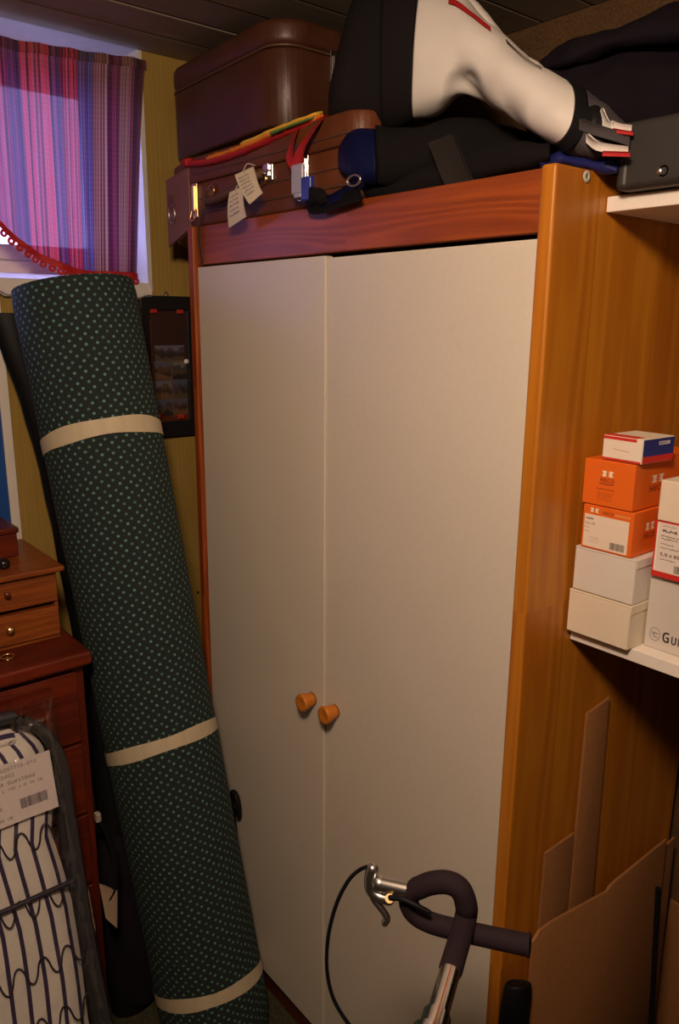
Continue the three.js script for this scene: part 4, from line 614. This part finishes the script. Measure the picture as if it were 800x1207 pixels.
// ---------------------------------------------------------------- on the left wall
{
  const p = [[-0.255, 1.706, 0.027], [-0.255, 1.706, -0.115], [-0.255, 1.355, -0.106], [-0.255, 1.365, 0.038]];
  const z0 = Math.min(p[1][2], p[2][2]), z1 = 0.026, y0 = p[2][1], y1 = p[0][1];
  const t = thing('picture_frame', 'narrow black frame of small dim photographs hanging beside the wardrobe', 'picture frame', [-0.258, y0, (z0 + z1) / 2]);
  const b = 0.022; part('frame_moulding', [bx(-0.2595, -0.244, y1 - 0.034, y1, z0, z1, 0.002, 'z'), bx(-0.2595, -0.244, y0, y0 + 0.040, z0, z1, 0.002, 'z'), bx(-0.2595, -0.244, y0 + 0.040, y1 - 0.034, z0, z0 + 0.016, 0.002), bx(-0.2595, -0.244, y0 + 0.040, y1 - 0.034, z1 - 0.022, z1, 0.002)], std({ color: rgb(0.012, 0.010, 0.011), roughness: 0.4 }), t);
  const tex = canvas(256, 600, (x, w, h) => {
    x.fillStyle = '#3a221c'; x.fillRect(0, 0, w, h); x.fillStyle = '#5a2c14'; x.fillRect(0, 60, 26, h - 60); x.fillStyle = '#5a2a14'; x.fillRect(0, h - 40, w, 40);
    const cell = (a, b2, c, d, k) => {
      x.save(); x.beginPath(); x.rect(a, b2, c, d); x.clip();
      x.fillStyle = ['#6a6a74', '#54586a', '#77706a', '#4c586e'][k % 4]; x.fillRect(a, b2, c, d);
      for (let r = 0; r < 3; r++) { x.fillStyle = [['#4a4148', '#38302c', '#5a4a38'], ['#5a4432', '#423028', '#6c5038'], ['#3c4248', '#564436', '#2c2624']][k % 3][r]; x.beginPath(); x.moveTo(a, b2 + d); for (let i = 0; i <= 8; i++) x.lineTo(a + c * i / 8, b2 + d * (0.25 + 0.22 * r) + (rnd() - 0.5) * d * 0.35); x.lineTo(a + c, b2 + d); x.fill(); }
      x.restore();
    };
    cell(40, 190, 190, 82, 0); cell(34, 278, 106, 92, 1); cell(150, 278, 92, 92, 2); cell(34, 378, 106, 92, 4); cell(150, 378, 92, 92, 3); cell(34, 478, 106, 84, 5); cell(150, 478, 92, 84, 1);
    x.fillStyle = '#6e625a'; for (const yy of [272, 372, 472]) x.fillRect(30, yy, 215, 5); x.fillRect(142, 272, 6, 300);
  });
  part('picture', quad([-0.252, y1 - 0.030, z1 - 0.018], [-0.252, y1 - 0.030, z0 + 0.012], [-0.252, y0 + 0.036, z0 + 0.012], [-0.252, y0 + 0.036, z1 - 0.018]), std({ map: tex, roughness: 0.5 }), t);
  part('glass', bx(-0.2495, -0.248, y0 + 0.036, y1 - 0.03, z0 + 0.012, z1 - 0.018, 0), phys({ color: 0xffffff, transmission: 1, thickness: 0, roughness: 0.04 }), t);
  const clip = std({ color: rgb(0.45, 0.03, 0.02), roughness: 0.3 });
  for (const q of [[-0.247, 1.67, -0.009], [-0.247, 1.669, -0.081], [-0.247, 1.412, -0.007], [-0.247, 1.405, -0.072]]) part('corner_clip', bx(q[0] - 0.002, q[0] + 0.003, q[1] - 0.0055, q[1] + 0.0055, q[2] - 0.009, q[2] + 0.009, 0.002), clip, t);
  for (const q of [[-0.243, 1.544, 0.018], [-0.243, 1.545, -0.092]]) part('white_pin', lathe([[0, 0.006], [0.005, 0.0045], [0.0065, 0]], q, [1, 0, 0], 16), M.shelf, t);
  part('hanger', tube([[-0.257, y1, (z0 + z1) / 2 - 0.012], [-0.256, y1 + 0.010, (z0 + z1) / 2 - 0.004], [-0.257, y1, (z0 + z1) / 2 + 0.006]], 0.0015, 14, 6), M.alloy, t);
}
{
  const pR = 0.350;
  const t = thing('poster', 'blue poster in a white frame on the wall above the small cabinet', 'poster', [-0.258, 1.10, 0.62]);
  part('poster_frame', [bx(-0.2595, -0.250, 1.10, 1.70, pR, pR + 0.021, 0.002), bx(-0.2595, -0.250, 1.679, 1.70, pR + 0.021, 0.88, 0.002, 'z'), bx(-0.2595, -0.250, 1.10, 1.121, pR + 0.021, 0.88, 0.002, 'z'), bx(-0.2595, -0.250, 1.121, 1.679, 0.859, 0.88, 0.002)], M.boxPale, t);
  part('poster_print', bx(-0.2585, -0.2545, 1.121, 1.679, pR + 0.021, 0.859, 0), std({ map: pixels(128, 128, (u, v) => { const q = 10 * fbm(u * 5, v * 5, 3, 3); return [22 + q, 76 + q, 150 + q]; }, [1, 1]), roughness: 0.5 }), t);
}
{
  const c = [-0.259, 0.912, -0.108];
  const t = thing('nail', 'small black nail in the wall between the carpet roll and the wardrobe', 'nail', c);
  part('nail_head', lathe([[0, 0.004], [0.0035, 0.003], [0.0038, 0.001], [0.0015, 0], [0.0015, -0.004]], c, [1, 0, 0], 14), M.black, t);
}
// ---------------------------------------------------------------- folded guest bed in its plastic wrapping
{
  const t = thing('folding_bed', 'folded guest bed with a striped white mattress and wire springs in clear plastic wrap', 'bed', [0.4076, 0, 0.44]);
  t.rotation.z = 0.2722;
  const Wd = 0.9, top = [0, 0.9532, 0.1003][1];
  const fr = [[0, 0.3319, 0.0095], [0, 0.4119, 0.0109], [0, 0.5325, 0.0118], [0, 0.6676, 0.0083], [0, 0.7522, 0.0069], [0, 0.8104, 0.0035], [0, 0.8542, 0.0075], [0, 0.8904, 0.0194], [0, 0.9197, 0.0371], [0, 0.9429, 0.0681], [0, 0.9547, 0.1001]];
  const pts = fr.map((p) => [0, p[1], p[2]]); const zc = Wd / 2, hi = pts[pts.length - 1];
  const full = [[0, 0.014, pts[0][2] - 0.004], ...pts, [0, hi[1], zc], ...pts.slice().reverse().map((p) => [0, p[1], Wd - p[2]]), [0, 0.014, Wd - pts[0][2] + 0.004]];
  const tubeMat = std({ color: rgb(0.030, 0.028, 0.032), roughness: 0.4 });
  part('bed_frame', [tube(full, 0.0115, 160, 14), tube(full.map(([x, y, z]) => [x - 0.052, y * 0.985, z]), 0.0125, 160, 14)], tubeMat, t, true, 'black steel tube frame');
  // mattress: two folded thicknesses with printed stripes
  const right = [[0, 0.3254, 0.0314], [0, 0.45, 0.0246], [0, 0.5597, 0.0222], [0, 0.6288, 0.0285], [0, 0.7056, 0.0383], [0, 0.7595, 0.0256], [0, 0.8342, 0.0225], [0, 0.8771, 0.0249], [0, 0.9147, 0.0475]].map((p) => [p[1], p[2]]).sort((a, b) => a[0] - b[0]);
  right.unshift([0.03, right[0][1]]);
  const zAt = (y) => { for (let i = 1; i < right.length; i++) if (y <= right[i][0]) { const k = (y - right[i - 1][0]) / (right[i][0] - right[i - 1][0]); return right[i - 1][1] + (right[i][1] - right[i - 1][1]) * k; } return right[right.length - 1][1]; };
  const yTop = right[right.length - 1][0];
  const tex = canvas(2048, 1024, (x, w, h) => {
    x.fillStyle = '#dcd6cc'; x.fillRect(0, 0, w, h);
    for (let i = 0; i < 5000; i++) { x.fillStyle = rnd() > 0.5 ? 'rgba(255,250,240,0.25)' : 'rgba(190,180,165,0.18)'; x.fillRect(rnd() * w, rnd() * h, 3, 3); }
    const per = w / (Wd / 0.032); x.strokeStyle = '#33284c'; for (let i = 0; i < 30; i++) { x.lineWidth = per * 0.25; x.beginPath(); for (let j = 0; j <= 20; j++) x[j ? 'lineTo' : 'moveTo']((i + 0.55) * per + 3 * Math.sin(j * 0.9 + i), j / 20 * h); x.stroke(); }
  });
  const mat = std({ map: tex, roughness: 0.8, bumpMap: clothBump, bumpScale: 0.0003 });
  const slab = (x0, x1, y0, y1) => sheet((u, v) => { const y = y0 + (y1 - y0) * v, a = zAt(y) + 0.001, z = a + (Wd - 2 * a) * u, e = Math.min(1, Math.min(u, 1 - u) * 22), ev = Math.min(1, Math.min(v, 1 - v) * 14 + 0.15); return [x0 + (x1 - x0) * Math.sqrt(e) * Math.sqrt(ev) + 0.003 * noise.noise(y * 12, z * 12, x0 * 9), y, z]; }, 90, 60, 0.002);
  part('mattress', [slab(-0.03, -0.004, 0.03, yTop), slab(-0.035, -0.066, 0.03, yTop)], mat, t, true, 'white mattress with dark blue stripes');
  part('mattress_fold', loft([[[-0.03, yTop - 0.022, 0.07], [0, 0.006, 0], [0.012, 0, 0]], [[-0.03, yTop - 0.010, 0.09], [0, 0.014, 0], [0.020, 0, 0]], [[-0.03, yTop - 0.004, 0.14], [0, 0.018, 0], [0.022, 0, 0]], [[-0.03, yTop - 0.004, Wd - 0.14], [0, 0.018, 0], [0.03, 0, 0]], [[-0.03, yTop - 0.022, Wd - 0.07], [0, 0.006, 0], [0.012, 0, 0]]], { n: 24, sub: 10, amp: 0.004, freq: 20 }), mat, t, true);
  const wire = std({ color: rgb(0.022, 0.015, 0.032), roughness: 0.4 });
  const b0 = [0.006, 0.6164, 0.1586], b1 = [0.006, 0.6111, 0.0304];
  part('cross_bar', rod([0.006, b1[1], zAt(b1[1]) - 0.004], [0.006, b1[1], Wd - zAt(b1[1]) + 0.004], 0.0052), wire, t, true);
  for (const [yy, ph] of [[[0, 0.7172, 0.0783][1], 0], [[0, 0.5959, 0.0671][1], 0.5], [[0, 0.4777, 0.1036][1], 0], [[0, 0.3699, 0.1063][1], 0.5], [0.10, 0]]) {
    const s = [], a = 0.020, per = 0.045, zs = zAt(yy);
    for (let z = zs; z < Wd - zs; z += per / 16) { const f = (z / per + ph) * Math.PI * 2, q = Math.sin(f); s.push([0.004 + 0.001 * Math.cos(f), yy + a * Math.sign(q) * Math.pow(Math.abs(q), 0.75), z]); }
    const c = new THREE.CatmullRomCurve3(s.map(V)); part('zigzag_spring', new THREE.TubeGeometry(c, s.length * 2, 0.0017, 6).toNonIndexed(), wire, t, true);
  }
  const lt = canvas(1024, 512, (x, w, h) => {
    x.fillStyle = '#d6cbc8'; x.fillRect(0, 0, w, h); x.fillStyle = '#4c3f48'; x.font = '44px monospace';
    x.fillText('Number: 8050207718-010', 330, 66); x.fillText('Number: 2120402', 330, 122); x.font = '46px monospace'; x.fillText('Name: OPERA Guestbed', 330, 180); x.font = '36px monospace'; x.fillText('Size: W 90 x L 190 x H 34 cm', 330, 234);
    x.fillText('Pcs', 480, 318); x.fillText('15.5 Kg', 440, 368); x.fillText('16 Kg', 440, 412); x.fillText('W: H 90 CM', 440, 470); barcode(x, 735, 330, 215, 86, '#3a2f3c');
  });
  const la = [0.01, 0.8723, 0.0257], lb = [0.01, 0.7602, 0.0304], lw = 0.235, lh = la[1] - lb[1];
  part('paper_label', sheet((u, v) => [0.0085 + 0.002 * Math.sin(u * 5 + v * 2), la[1] - lh * (1 - v), la[2] + lw * (1 - u)], 12, 6, 0.0008), std({ map: lt, roughness: 0.7 }), t, true, 'printed paper label with a barcode');
  part('plastic_wrap', sheet((u, v) => { const y = 0.02 + (hi[1] + 0.010) * v, z = -0.016 + (Wd + 0.032) * u; const e = Math.min(1, Math.min(u, 1 - u) * 26, (1 - v) * 18); return [-0.05 + 0.070 * Math.sqrt(e) + 0.006 * e * (noise.noise(y * 34 + z * 20, z * 40 - y * 14, 1) + 0.7 * noise.noise(y * 70 - z * 50, z * 90 + y * 40, 5)), y, z]; }, 150, 150, 0.0003), phys({ color: 0xffffff, transmission: 1, thickness: 0, roughness: 0.03, ior: 1.5, bumpMap: grainBump(9, 1, 1, 0.5, 4), bumpScale: 0.01 }), t, true, 'clear crinkled plastic film');
}
// ---------------------------------------------------------------- boards leaning on the side of the wardrobe
function panel(name, label, corners, x, mat, lean = 0.012) { // corners: [y, z] outline on the side plane, sheet standing on the floor
  const t = thing(name, label, 'board', [x, 0, (corners[0][1] + corners[1][1]) / 2]);
  const s = corners.map(([y, z]) => [-z, y]); const g = extrude(s, 0.0035, 0.0006); g.rotateY(Math.PI / 2); // shape x -> -z, depth -> +x
  const p = g.attributes.position; for (let i = 0; i < p.count; i++) p.setX(i, p.getX(i) + x + 0.004 + (lean) * (1 - p.getY(i)));
  g.computeVertexNormals(); part('board_sheet', metreUV(toCreasedNormals(g, 0.5)), mat, t); return t;
}
panel('hardboard_strip', 'tall narrow strip of brown hardboard leaning on the wardrobe side', [[1.026, -0.164], [1.034, -0.226], [0.0, -0.242], [0.0, -0.150]], 0.929, M.hardboard[0], 0.006);
panel('hardboard_sheet', 'low brown hardboard piece left of the tall strip, behind the big sheet', [[0.805, -0.074], [0.806, -0.152], [0.0, -0.152], [0.0, -0.066]], 0.9295, M.hardboard[1], 0.006);
panel('hardboard_sheet', 'big brown hardboard sheet in front of the other boards by the wardrobe', [[0.672, -0.030], [0.684, -0.047], [0.683, -0.079], [0.654, -0.247], [0.662, -0.262], [0.665, -0.453], [0.0, -0.46], [0.0, -0.022]], 0.946, M.hardboard[0], 0.012);
panel('hardboard_sheet', 'brown hardboard piece at the back, just showing beyond the big sheet', [[0.630, -0.44], [0.639, -0.508], [0.0, -0.515], [0.0, -0.43]], 0.938, M.hardboard[1], 0.008);
{
  const t = thing('iron_rod', 'thin black rod standing upright in front of the hardboard sheet', 'rod', [1.0, 0, -0.42]);
  part('rod_shaft', [rod([1.002, 0.012, -0.425], [1.0, 0.634, -0.352], 0.0052)], M.black, t);
  part('rod_foot', rod([1.002, 0, -0.426], [1.002, 0.014, -0.4248], 0.008), M.blackRubber, t);
}
{
  const t = thing('fibreboard_offcut', 'small reddish brown board offcut against the back wall under the shelf', 'board', [0.99, 0, -0.56]);
  part('board_sheet', bx(0.931, 1.06, 0, 0.452, -0.568, -0.562, 0.001), M.hardboard[0], t);
}
{
  const t = thing('duffel_bag', 'black duffel bag on the floor in the corner under the shelf', 'bag', [1.13, 0, -0.45]);
  part('duffel_body', loft([[[1.02, 0.10, -0.47], [0, 0.06, 0], [0, 0, 0.05]], [[1.05, 0.16, -0.47], [0, 0.15, 0], [0, 0, 0.075]], [[1.10, 0.21, -0.47], [0, 0.205, 0], [0, 0, 0.08]], [[1.2, 0.24, -0.47], [0, 0.235, 0], [0, 0, 0.08]], [[1.36, 0.22, -0.47], [0, 0.215, 0], [0, 0, 0.075]], [[1.42, 0.15, -0.47], [0, 0.1, 0], [0, 0, 0.05]]], { n: 36, amp: 0.010, freq: 12 }), M.black, t);
  part('bag_handle', tube([[1.14, 0.42, -0.45], [1.16, 0.47, -0.44], [1.24, 0.475, -0.44], [1.27, 0.44, -0.45]], 0.008, 24, 8), M.darkCloth, t);
}
{
  const t = thing('rubber_boot', 'black rubber boot standing at the front corner of the wardrobe', 'boot', [0.96, 0, 0.04]);
  part('boot_shaft', loft([[[0.966, 0.02, 0.055], [0.034, 0, 0], [0, 0, 0.05]], [[0.958, 0.10, 0.04], [0.026, 0, 0], [0, 0, 0.042]], [[0.954, 0.35, 0.01], [0.022, 0, 0], [0, 0, 0.036]], [[0.952, 0.58, -0.002], [0.020, 0.008, 0], [0, 0.01, 0.028]], [[0.952, 0.60, -0.006], [0.012, 0.004, 0], [0, 0.006, 0.014]]], { n: 36, amp: 0.003, freq: 12 }), M.black, t);
  part('boot_foot', loft([[[0.966, 0.045, 0.02], [0.030, 0, 0], [0, 0.042, 0]], [[0.966, 0.05, 0.08], [0.042, 0, 0], [0, 0.048, 0]], [[0.966, 0.04, 0.18], [0.046, 0, 0], [0, 0.038, 0]], [[0.966, 0.028, 0.235], [0.026, 0, 0], [0, 0.024, 0]]], { n: 32 }), M.black, t);
}
// ---------------------------------------------------------------- racing bicycle; only its right drop rises into the picture
{
  const F = new THREE.Vector3(-0.867, 0, 0.498), Rt = new THREE.Vector3(-0.498, 0, -0.867), U = new THREE.Vector3(0, 1, 0);   // forward and right of the bicycle
  const T = V([1.0619, 0.9602, 0.272]), Cb = T.clone().addScaledVector(Rt, -0.19); Cb.y = 0.955;
  const t = thing('bicycle', 'racing bicycle with chromed drop handlebar wrapped in dark brown tape', 'bicycle', [Cb.x + 0.33, 0, Cb.z - 0.19]);
  const P = (f, r, y) => [Cb.x + F.x * f + Rt.x * r, y, Cb.z + F.z * f + Rt.z * r];
  const mir = (p) => { const d = V(p).sub(Cb), r = d.dot(Rt); return V(p).addScaledVector(Rt, -2 * r).toArray(); };
  const bend = [[1.0621, 0.9555, 0.2719], [1.0621, 0.977, 0.2719], [1.0552, 0.9958, 0.2759], [1.0417, 1.0006, 0.2837], [1.0248, 0.9936, 0.2934], [1.0106, 0.9815, 0.3016]];
  const hood0 = [1.0052, 0.976, 0.3047], hood1 = [0.9685, 0.9742, 0.3257];
  const drop = [[1.0034, 0.9717, 0.3057], [1.002, 0.9554, 0.3065], [1.0098, 0.9435, 0.302], [1.0248, 0.938, 0.2934], [1.0467, 0.9376, 0.2808], [1.0822, 0.9402, 0.2604], [1.1267, 0.9442, 0.2348]];
  const tapeIn = P(0, 0.115, 0.952), chromeIn = P(0, 0.0, 0.945);
  for (const f of [(p) => p, mir]) {
    part('bar_tape', [tube([tapeIn, ...bend.slice(0)].map(f), 0.0134, 60, 16), tube([bend[5], ...drop.slice(0, 6), mix(drop[5], drop[6], 0.72)].map(f), 0.0124, 60, 16), rod(f(mix(drop[5], drop[6], 0.7)), f(drop[6]), 0.0124, 0.0124, 24), rod(f(drop[6]), f(mix(drop[6], drop[5], -0.05)), 0.0138, 0.0132, 24)], M.barTape, t, false, 'dark brown handlebar tape');
    const lv = part('brake_lever', [rod(f(hood0), f(hood1), 0.0105, 0.0095, 20), cap(f(hood1), 0.0105), tube([[0.9619, 0.9707, 0.3295], [0.9581, 0.9633, 0.3317], [0.9632, 0.9489, 0.3288], [0.9721, 0.9372, 0.3237], [0.9781, 0.9268, 0.3202], [0.9754, 0.9183, 0.3218]].map(f), 0.0045, 30, 10), tube([[0.9605, 0.9923, 0.3303], [0.9579, 0.9792, 0.3318], [0.9591, 0.9624, 0.3311], [0.9679, 0.9555, 0.3261], [0.9794, 0.9547, 0.3195]].map(f), 0.0075, 24, 12)], M.alloy, t);
    part('lever_pivot', rod(f([0.9922, 0.9702, 0.3305]), f([0.9684, 0.9422, 0.3074]), 0.0055), M.brass, lv);
    part('extension_lever', tube([[0.9931, 0.9718, 0.33], [1.0075, 0.9757, 0.324], [1.0222, 0.9726, 0.3156], [1.0345, 0.9662, 0.3062]].map(f), 0.0032, 30, 10), M.black, lv);
  }
  part('brake_cable', tube([[0.9605, 0.9935, 0.3303], [0.95, 0.99, 0.3364], [0.9347, 0.9688, 0.3452], [0.9201, 0.9285, 0.3536], [0.9102, 0.8758, 0.3592], [0.9084, 0.8246, 0.3603], [0.9148, 0.784, 0.3566], [0.9275, 0.7565, 0.3493], [0.9454, 0.7342, 0.339], [0.9724, 0.7107, 0.3235], [1.007, 0.694, 0.3036]], 0.0026, 80, 8), M.black, t);
  part('brake_cable', tube([mir([0.9605, 0.9935, 0.3303]), mir([0.9347, 0.9688, 0.3452]), mir([0.9102, 0.8758, 0.3592]), mir([0.9148, 0.784, 0.3566]), P(-0.1, -0.02, 0.82), P(-0.5, -0.015, 0.79)], 0.0026, 80, 8), M.black, t);
  part('handlebar', [rod(P(0, 0.125, 0.9525), P(0, -0.125, 0.9525), 0.0115, 0.0115, 24), rod(P(0, 0.05, 0.9525), P(0, -0.05, 0.9525), 0.0150, 0.0150, 24)], M.chrome, t);
  const st = part('stem', [rod(P(0, 0.026, 0.9525), P(0, -0.026, 0.9525), 0.0205, 0.0205, 24), rod(P(-0.01, 0, 0.950), P(-0.085, 0, 0.940), 0.0135, 0.0135, 20), rod(P(-0.085, 0, 0.955), P(-0.070, 0, 0.86), 0.0125, 0.0125, 20)], M.chrome, t);
  part('clamp_bolt', rod(P(0.004, 0, 0.928), P(0.004, 0, 0.936), 0.006), M.alloy, st);
  const paint = std({ color: rgb(0.02, 0.05, 0.22), roughness: 0.25 });
  const head0 = P(-0.070, 0, 0.86), head1 = P(-0.030, 0, 0.70), hubF = P(0.085, 0, 0.34), bb = P(-0.52, 0, 0.275), seat = P(-0.66, 0, 0.83), hubR = P(-0.92, 0, 0.34);
  part('frame', [rod(head0, head1, 0.018), rod(mix(head0, head1, 0.15), mix(seat, bb, 0.03), 0.0135), rod(mix(head0, head1, 0.85), bb, 0.0145), rod(seat, bb, 0.0145), rod(mix(seat, bb, 0.04), hubR, 0.008), rod(bb, hubR, 0.009)], paint, t);
  const off = (p, r) => [p[0] + Rt.x * r, p[1], p[2] + Rt.z * r];
  part('fork', [rod(head1, off(mix(head1, hubF, 0.12), 0.045), 0.012), rod(head1, off(mix(head1, hubF, 0.12), -0.045), 0.012), rod(off(mix(head1, hubF, 0.1), 0.045), off(hubF, 0.05), 0.011, 0.007), rod(off(mix(head1, hubF, 0.1), -0.045), off(hubF, -0.05), 0.011, 0.007)], paint, t);
  const ang = Math.atan2(-F.z, F.x);
  for (const hub of [hubF, hubR]) {
    const wheelAt = (g) => { g.rotateY(ang); g.translate(...hub); return g.toNonIndexed(); };
    const w = part('wheel', wheelAt(new THREE.TorusGeometry(0.312, 0.009, 8, 72)), M.alloy, t);
    part('tyre', wheelAt(new THREE.TorusGeometry(0.325, 0.0125, 12, 80)), M.blackRubber, w);
    part('spokes', Array.from({ length: 32 }, (_, i) => { const a = i * Math.PI / 16, s = i % 2 ? 1 : -1, g = rod([0.02 * Math.cos(a + s), 0.02 * Math.sin(a + s), (i % 4 < 2 ? 1 : -1) * 0.025], [0.31 * Math.cos(a), 0.31 * Math.sin(a), 0], 0.001, 0.001, 5); return wheelAt(g); }), M.alloy, w);
    part('hub', rod(off(hub, 0.05), off(hub, -0.05), 0.016), M.alloy, w);
  }
  const post = P(-0.672, 0, 0.90);
  part('saddle', loft([[P(-0.54, 0, 0.915), [0, 0.008, 0], Rt.clone().multiplyScalar(0.012).toArray()], [P(-0.60, 0, 0.918), [0, 0.018, 0], Rt.clone().multiplyScalar(0.022).toArray()], [P(-0.70, 0, 0.918), [0, 0.024, 0], Rt.clone().multiplyScalar(0.045).toArray()], [P(-0.78, 0, 0.922), [0, 0.026, 0], Rt.clone().multiplyScalar(0.07).toArray()], [P(-0.81, 0, 0.924), [0, 0.012, 0], Rt.clone().multiplyScalar(0.05).toArray()]], { n: 28 }), M.black, t);
  part('seat_post', rod(seat, post, 0.0125), M.chrome, t);
  part('chainring', [wheelPlane(new THREE.TorusGeometry(0.085, 0.004, 6, 48), ang, off(bb, 0.045)), rod(off(bb, 0.06), off(bb, -0.06), 0.02)], M.alloy, t);
  for (const [s, k] of [[0.062, 1], [-0.062, -1]]) { const c = part('crank', rod(off(bb, s), off(P(-0.52 + 0.12 * k, 0, 0.275 - 0.12 * k), s), 0.009), M.alloy, t); part('pedal', rod(off(P(-0.52 + 0.12 * k, 0, 0.275 - 0.12 * k), s), off(P(-0.52 + 0.12 * k, 0, 0.275 - 0.12 * k), s + k * 0.08), 0.013), M.blackRubber, c); }
}
function wheelPlane(g, a, at) { g.rotateY(a); g.translate(...at); return g.toNonIndexed(); }
renderer.render(scene, camera);
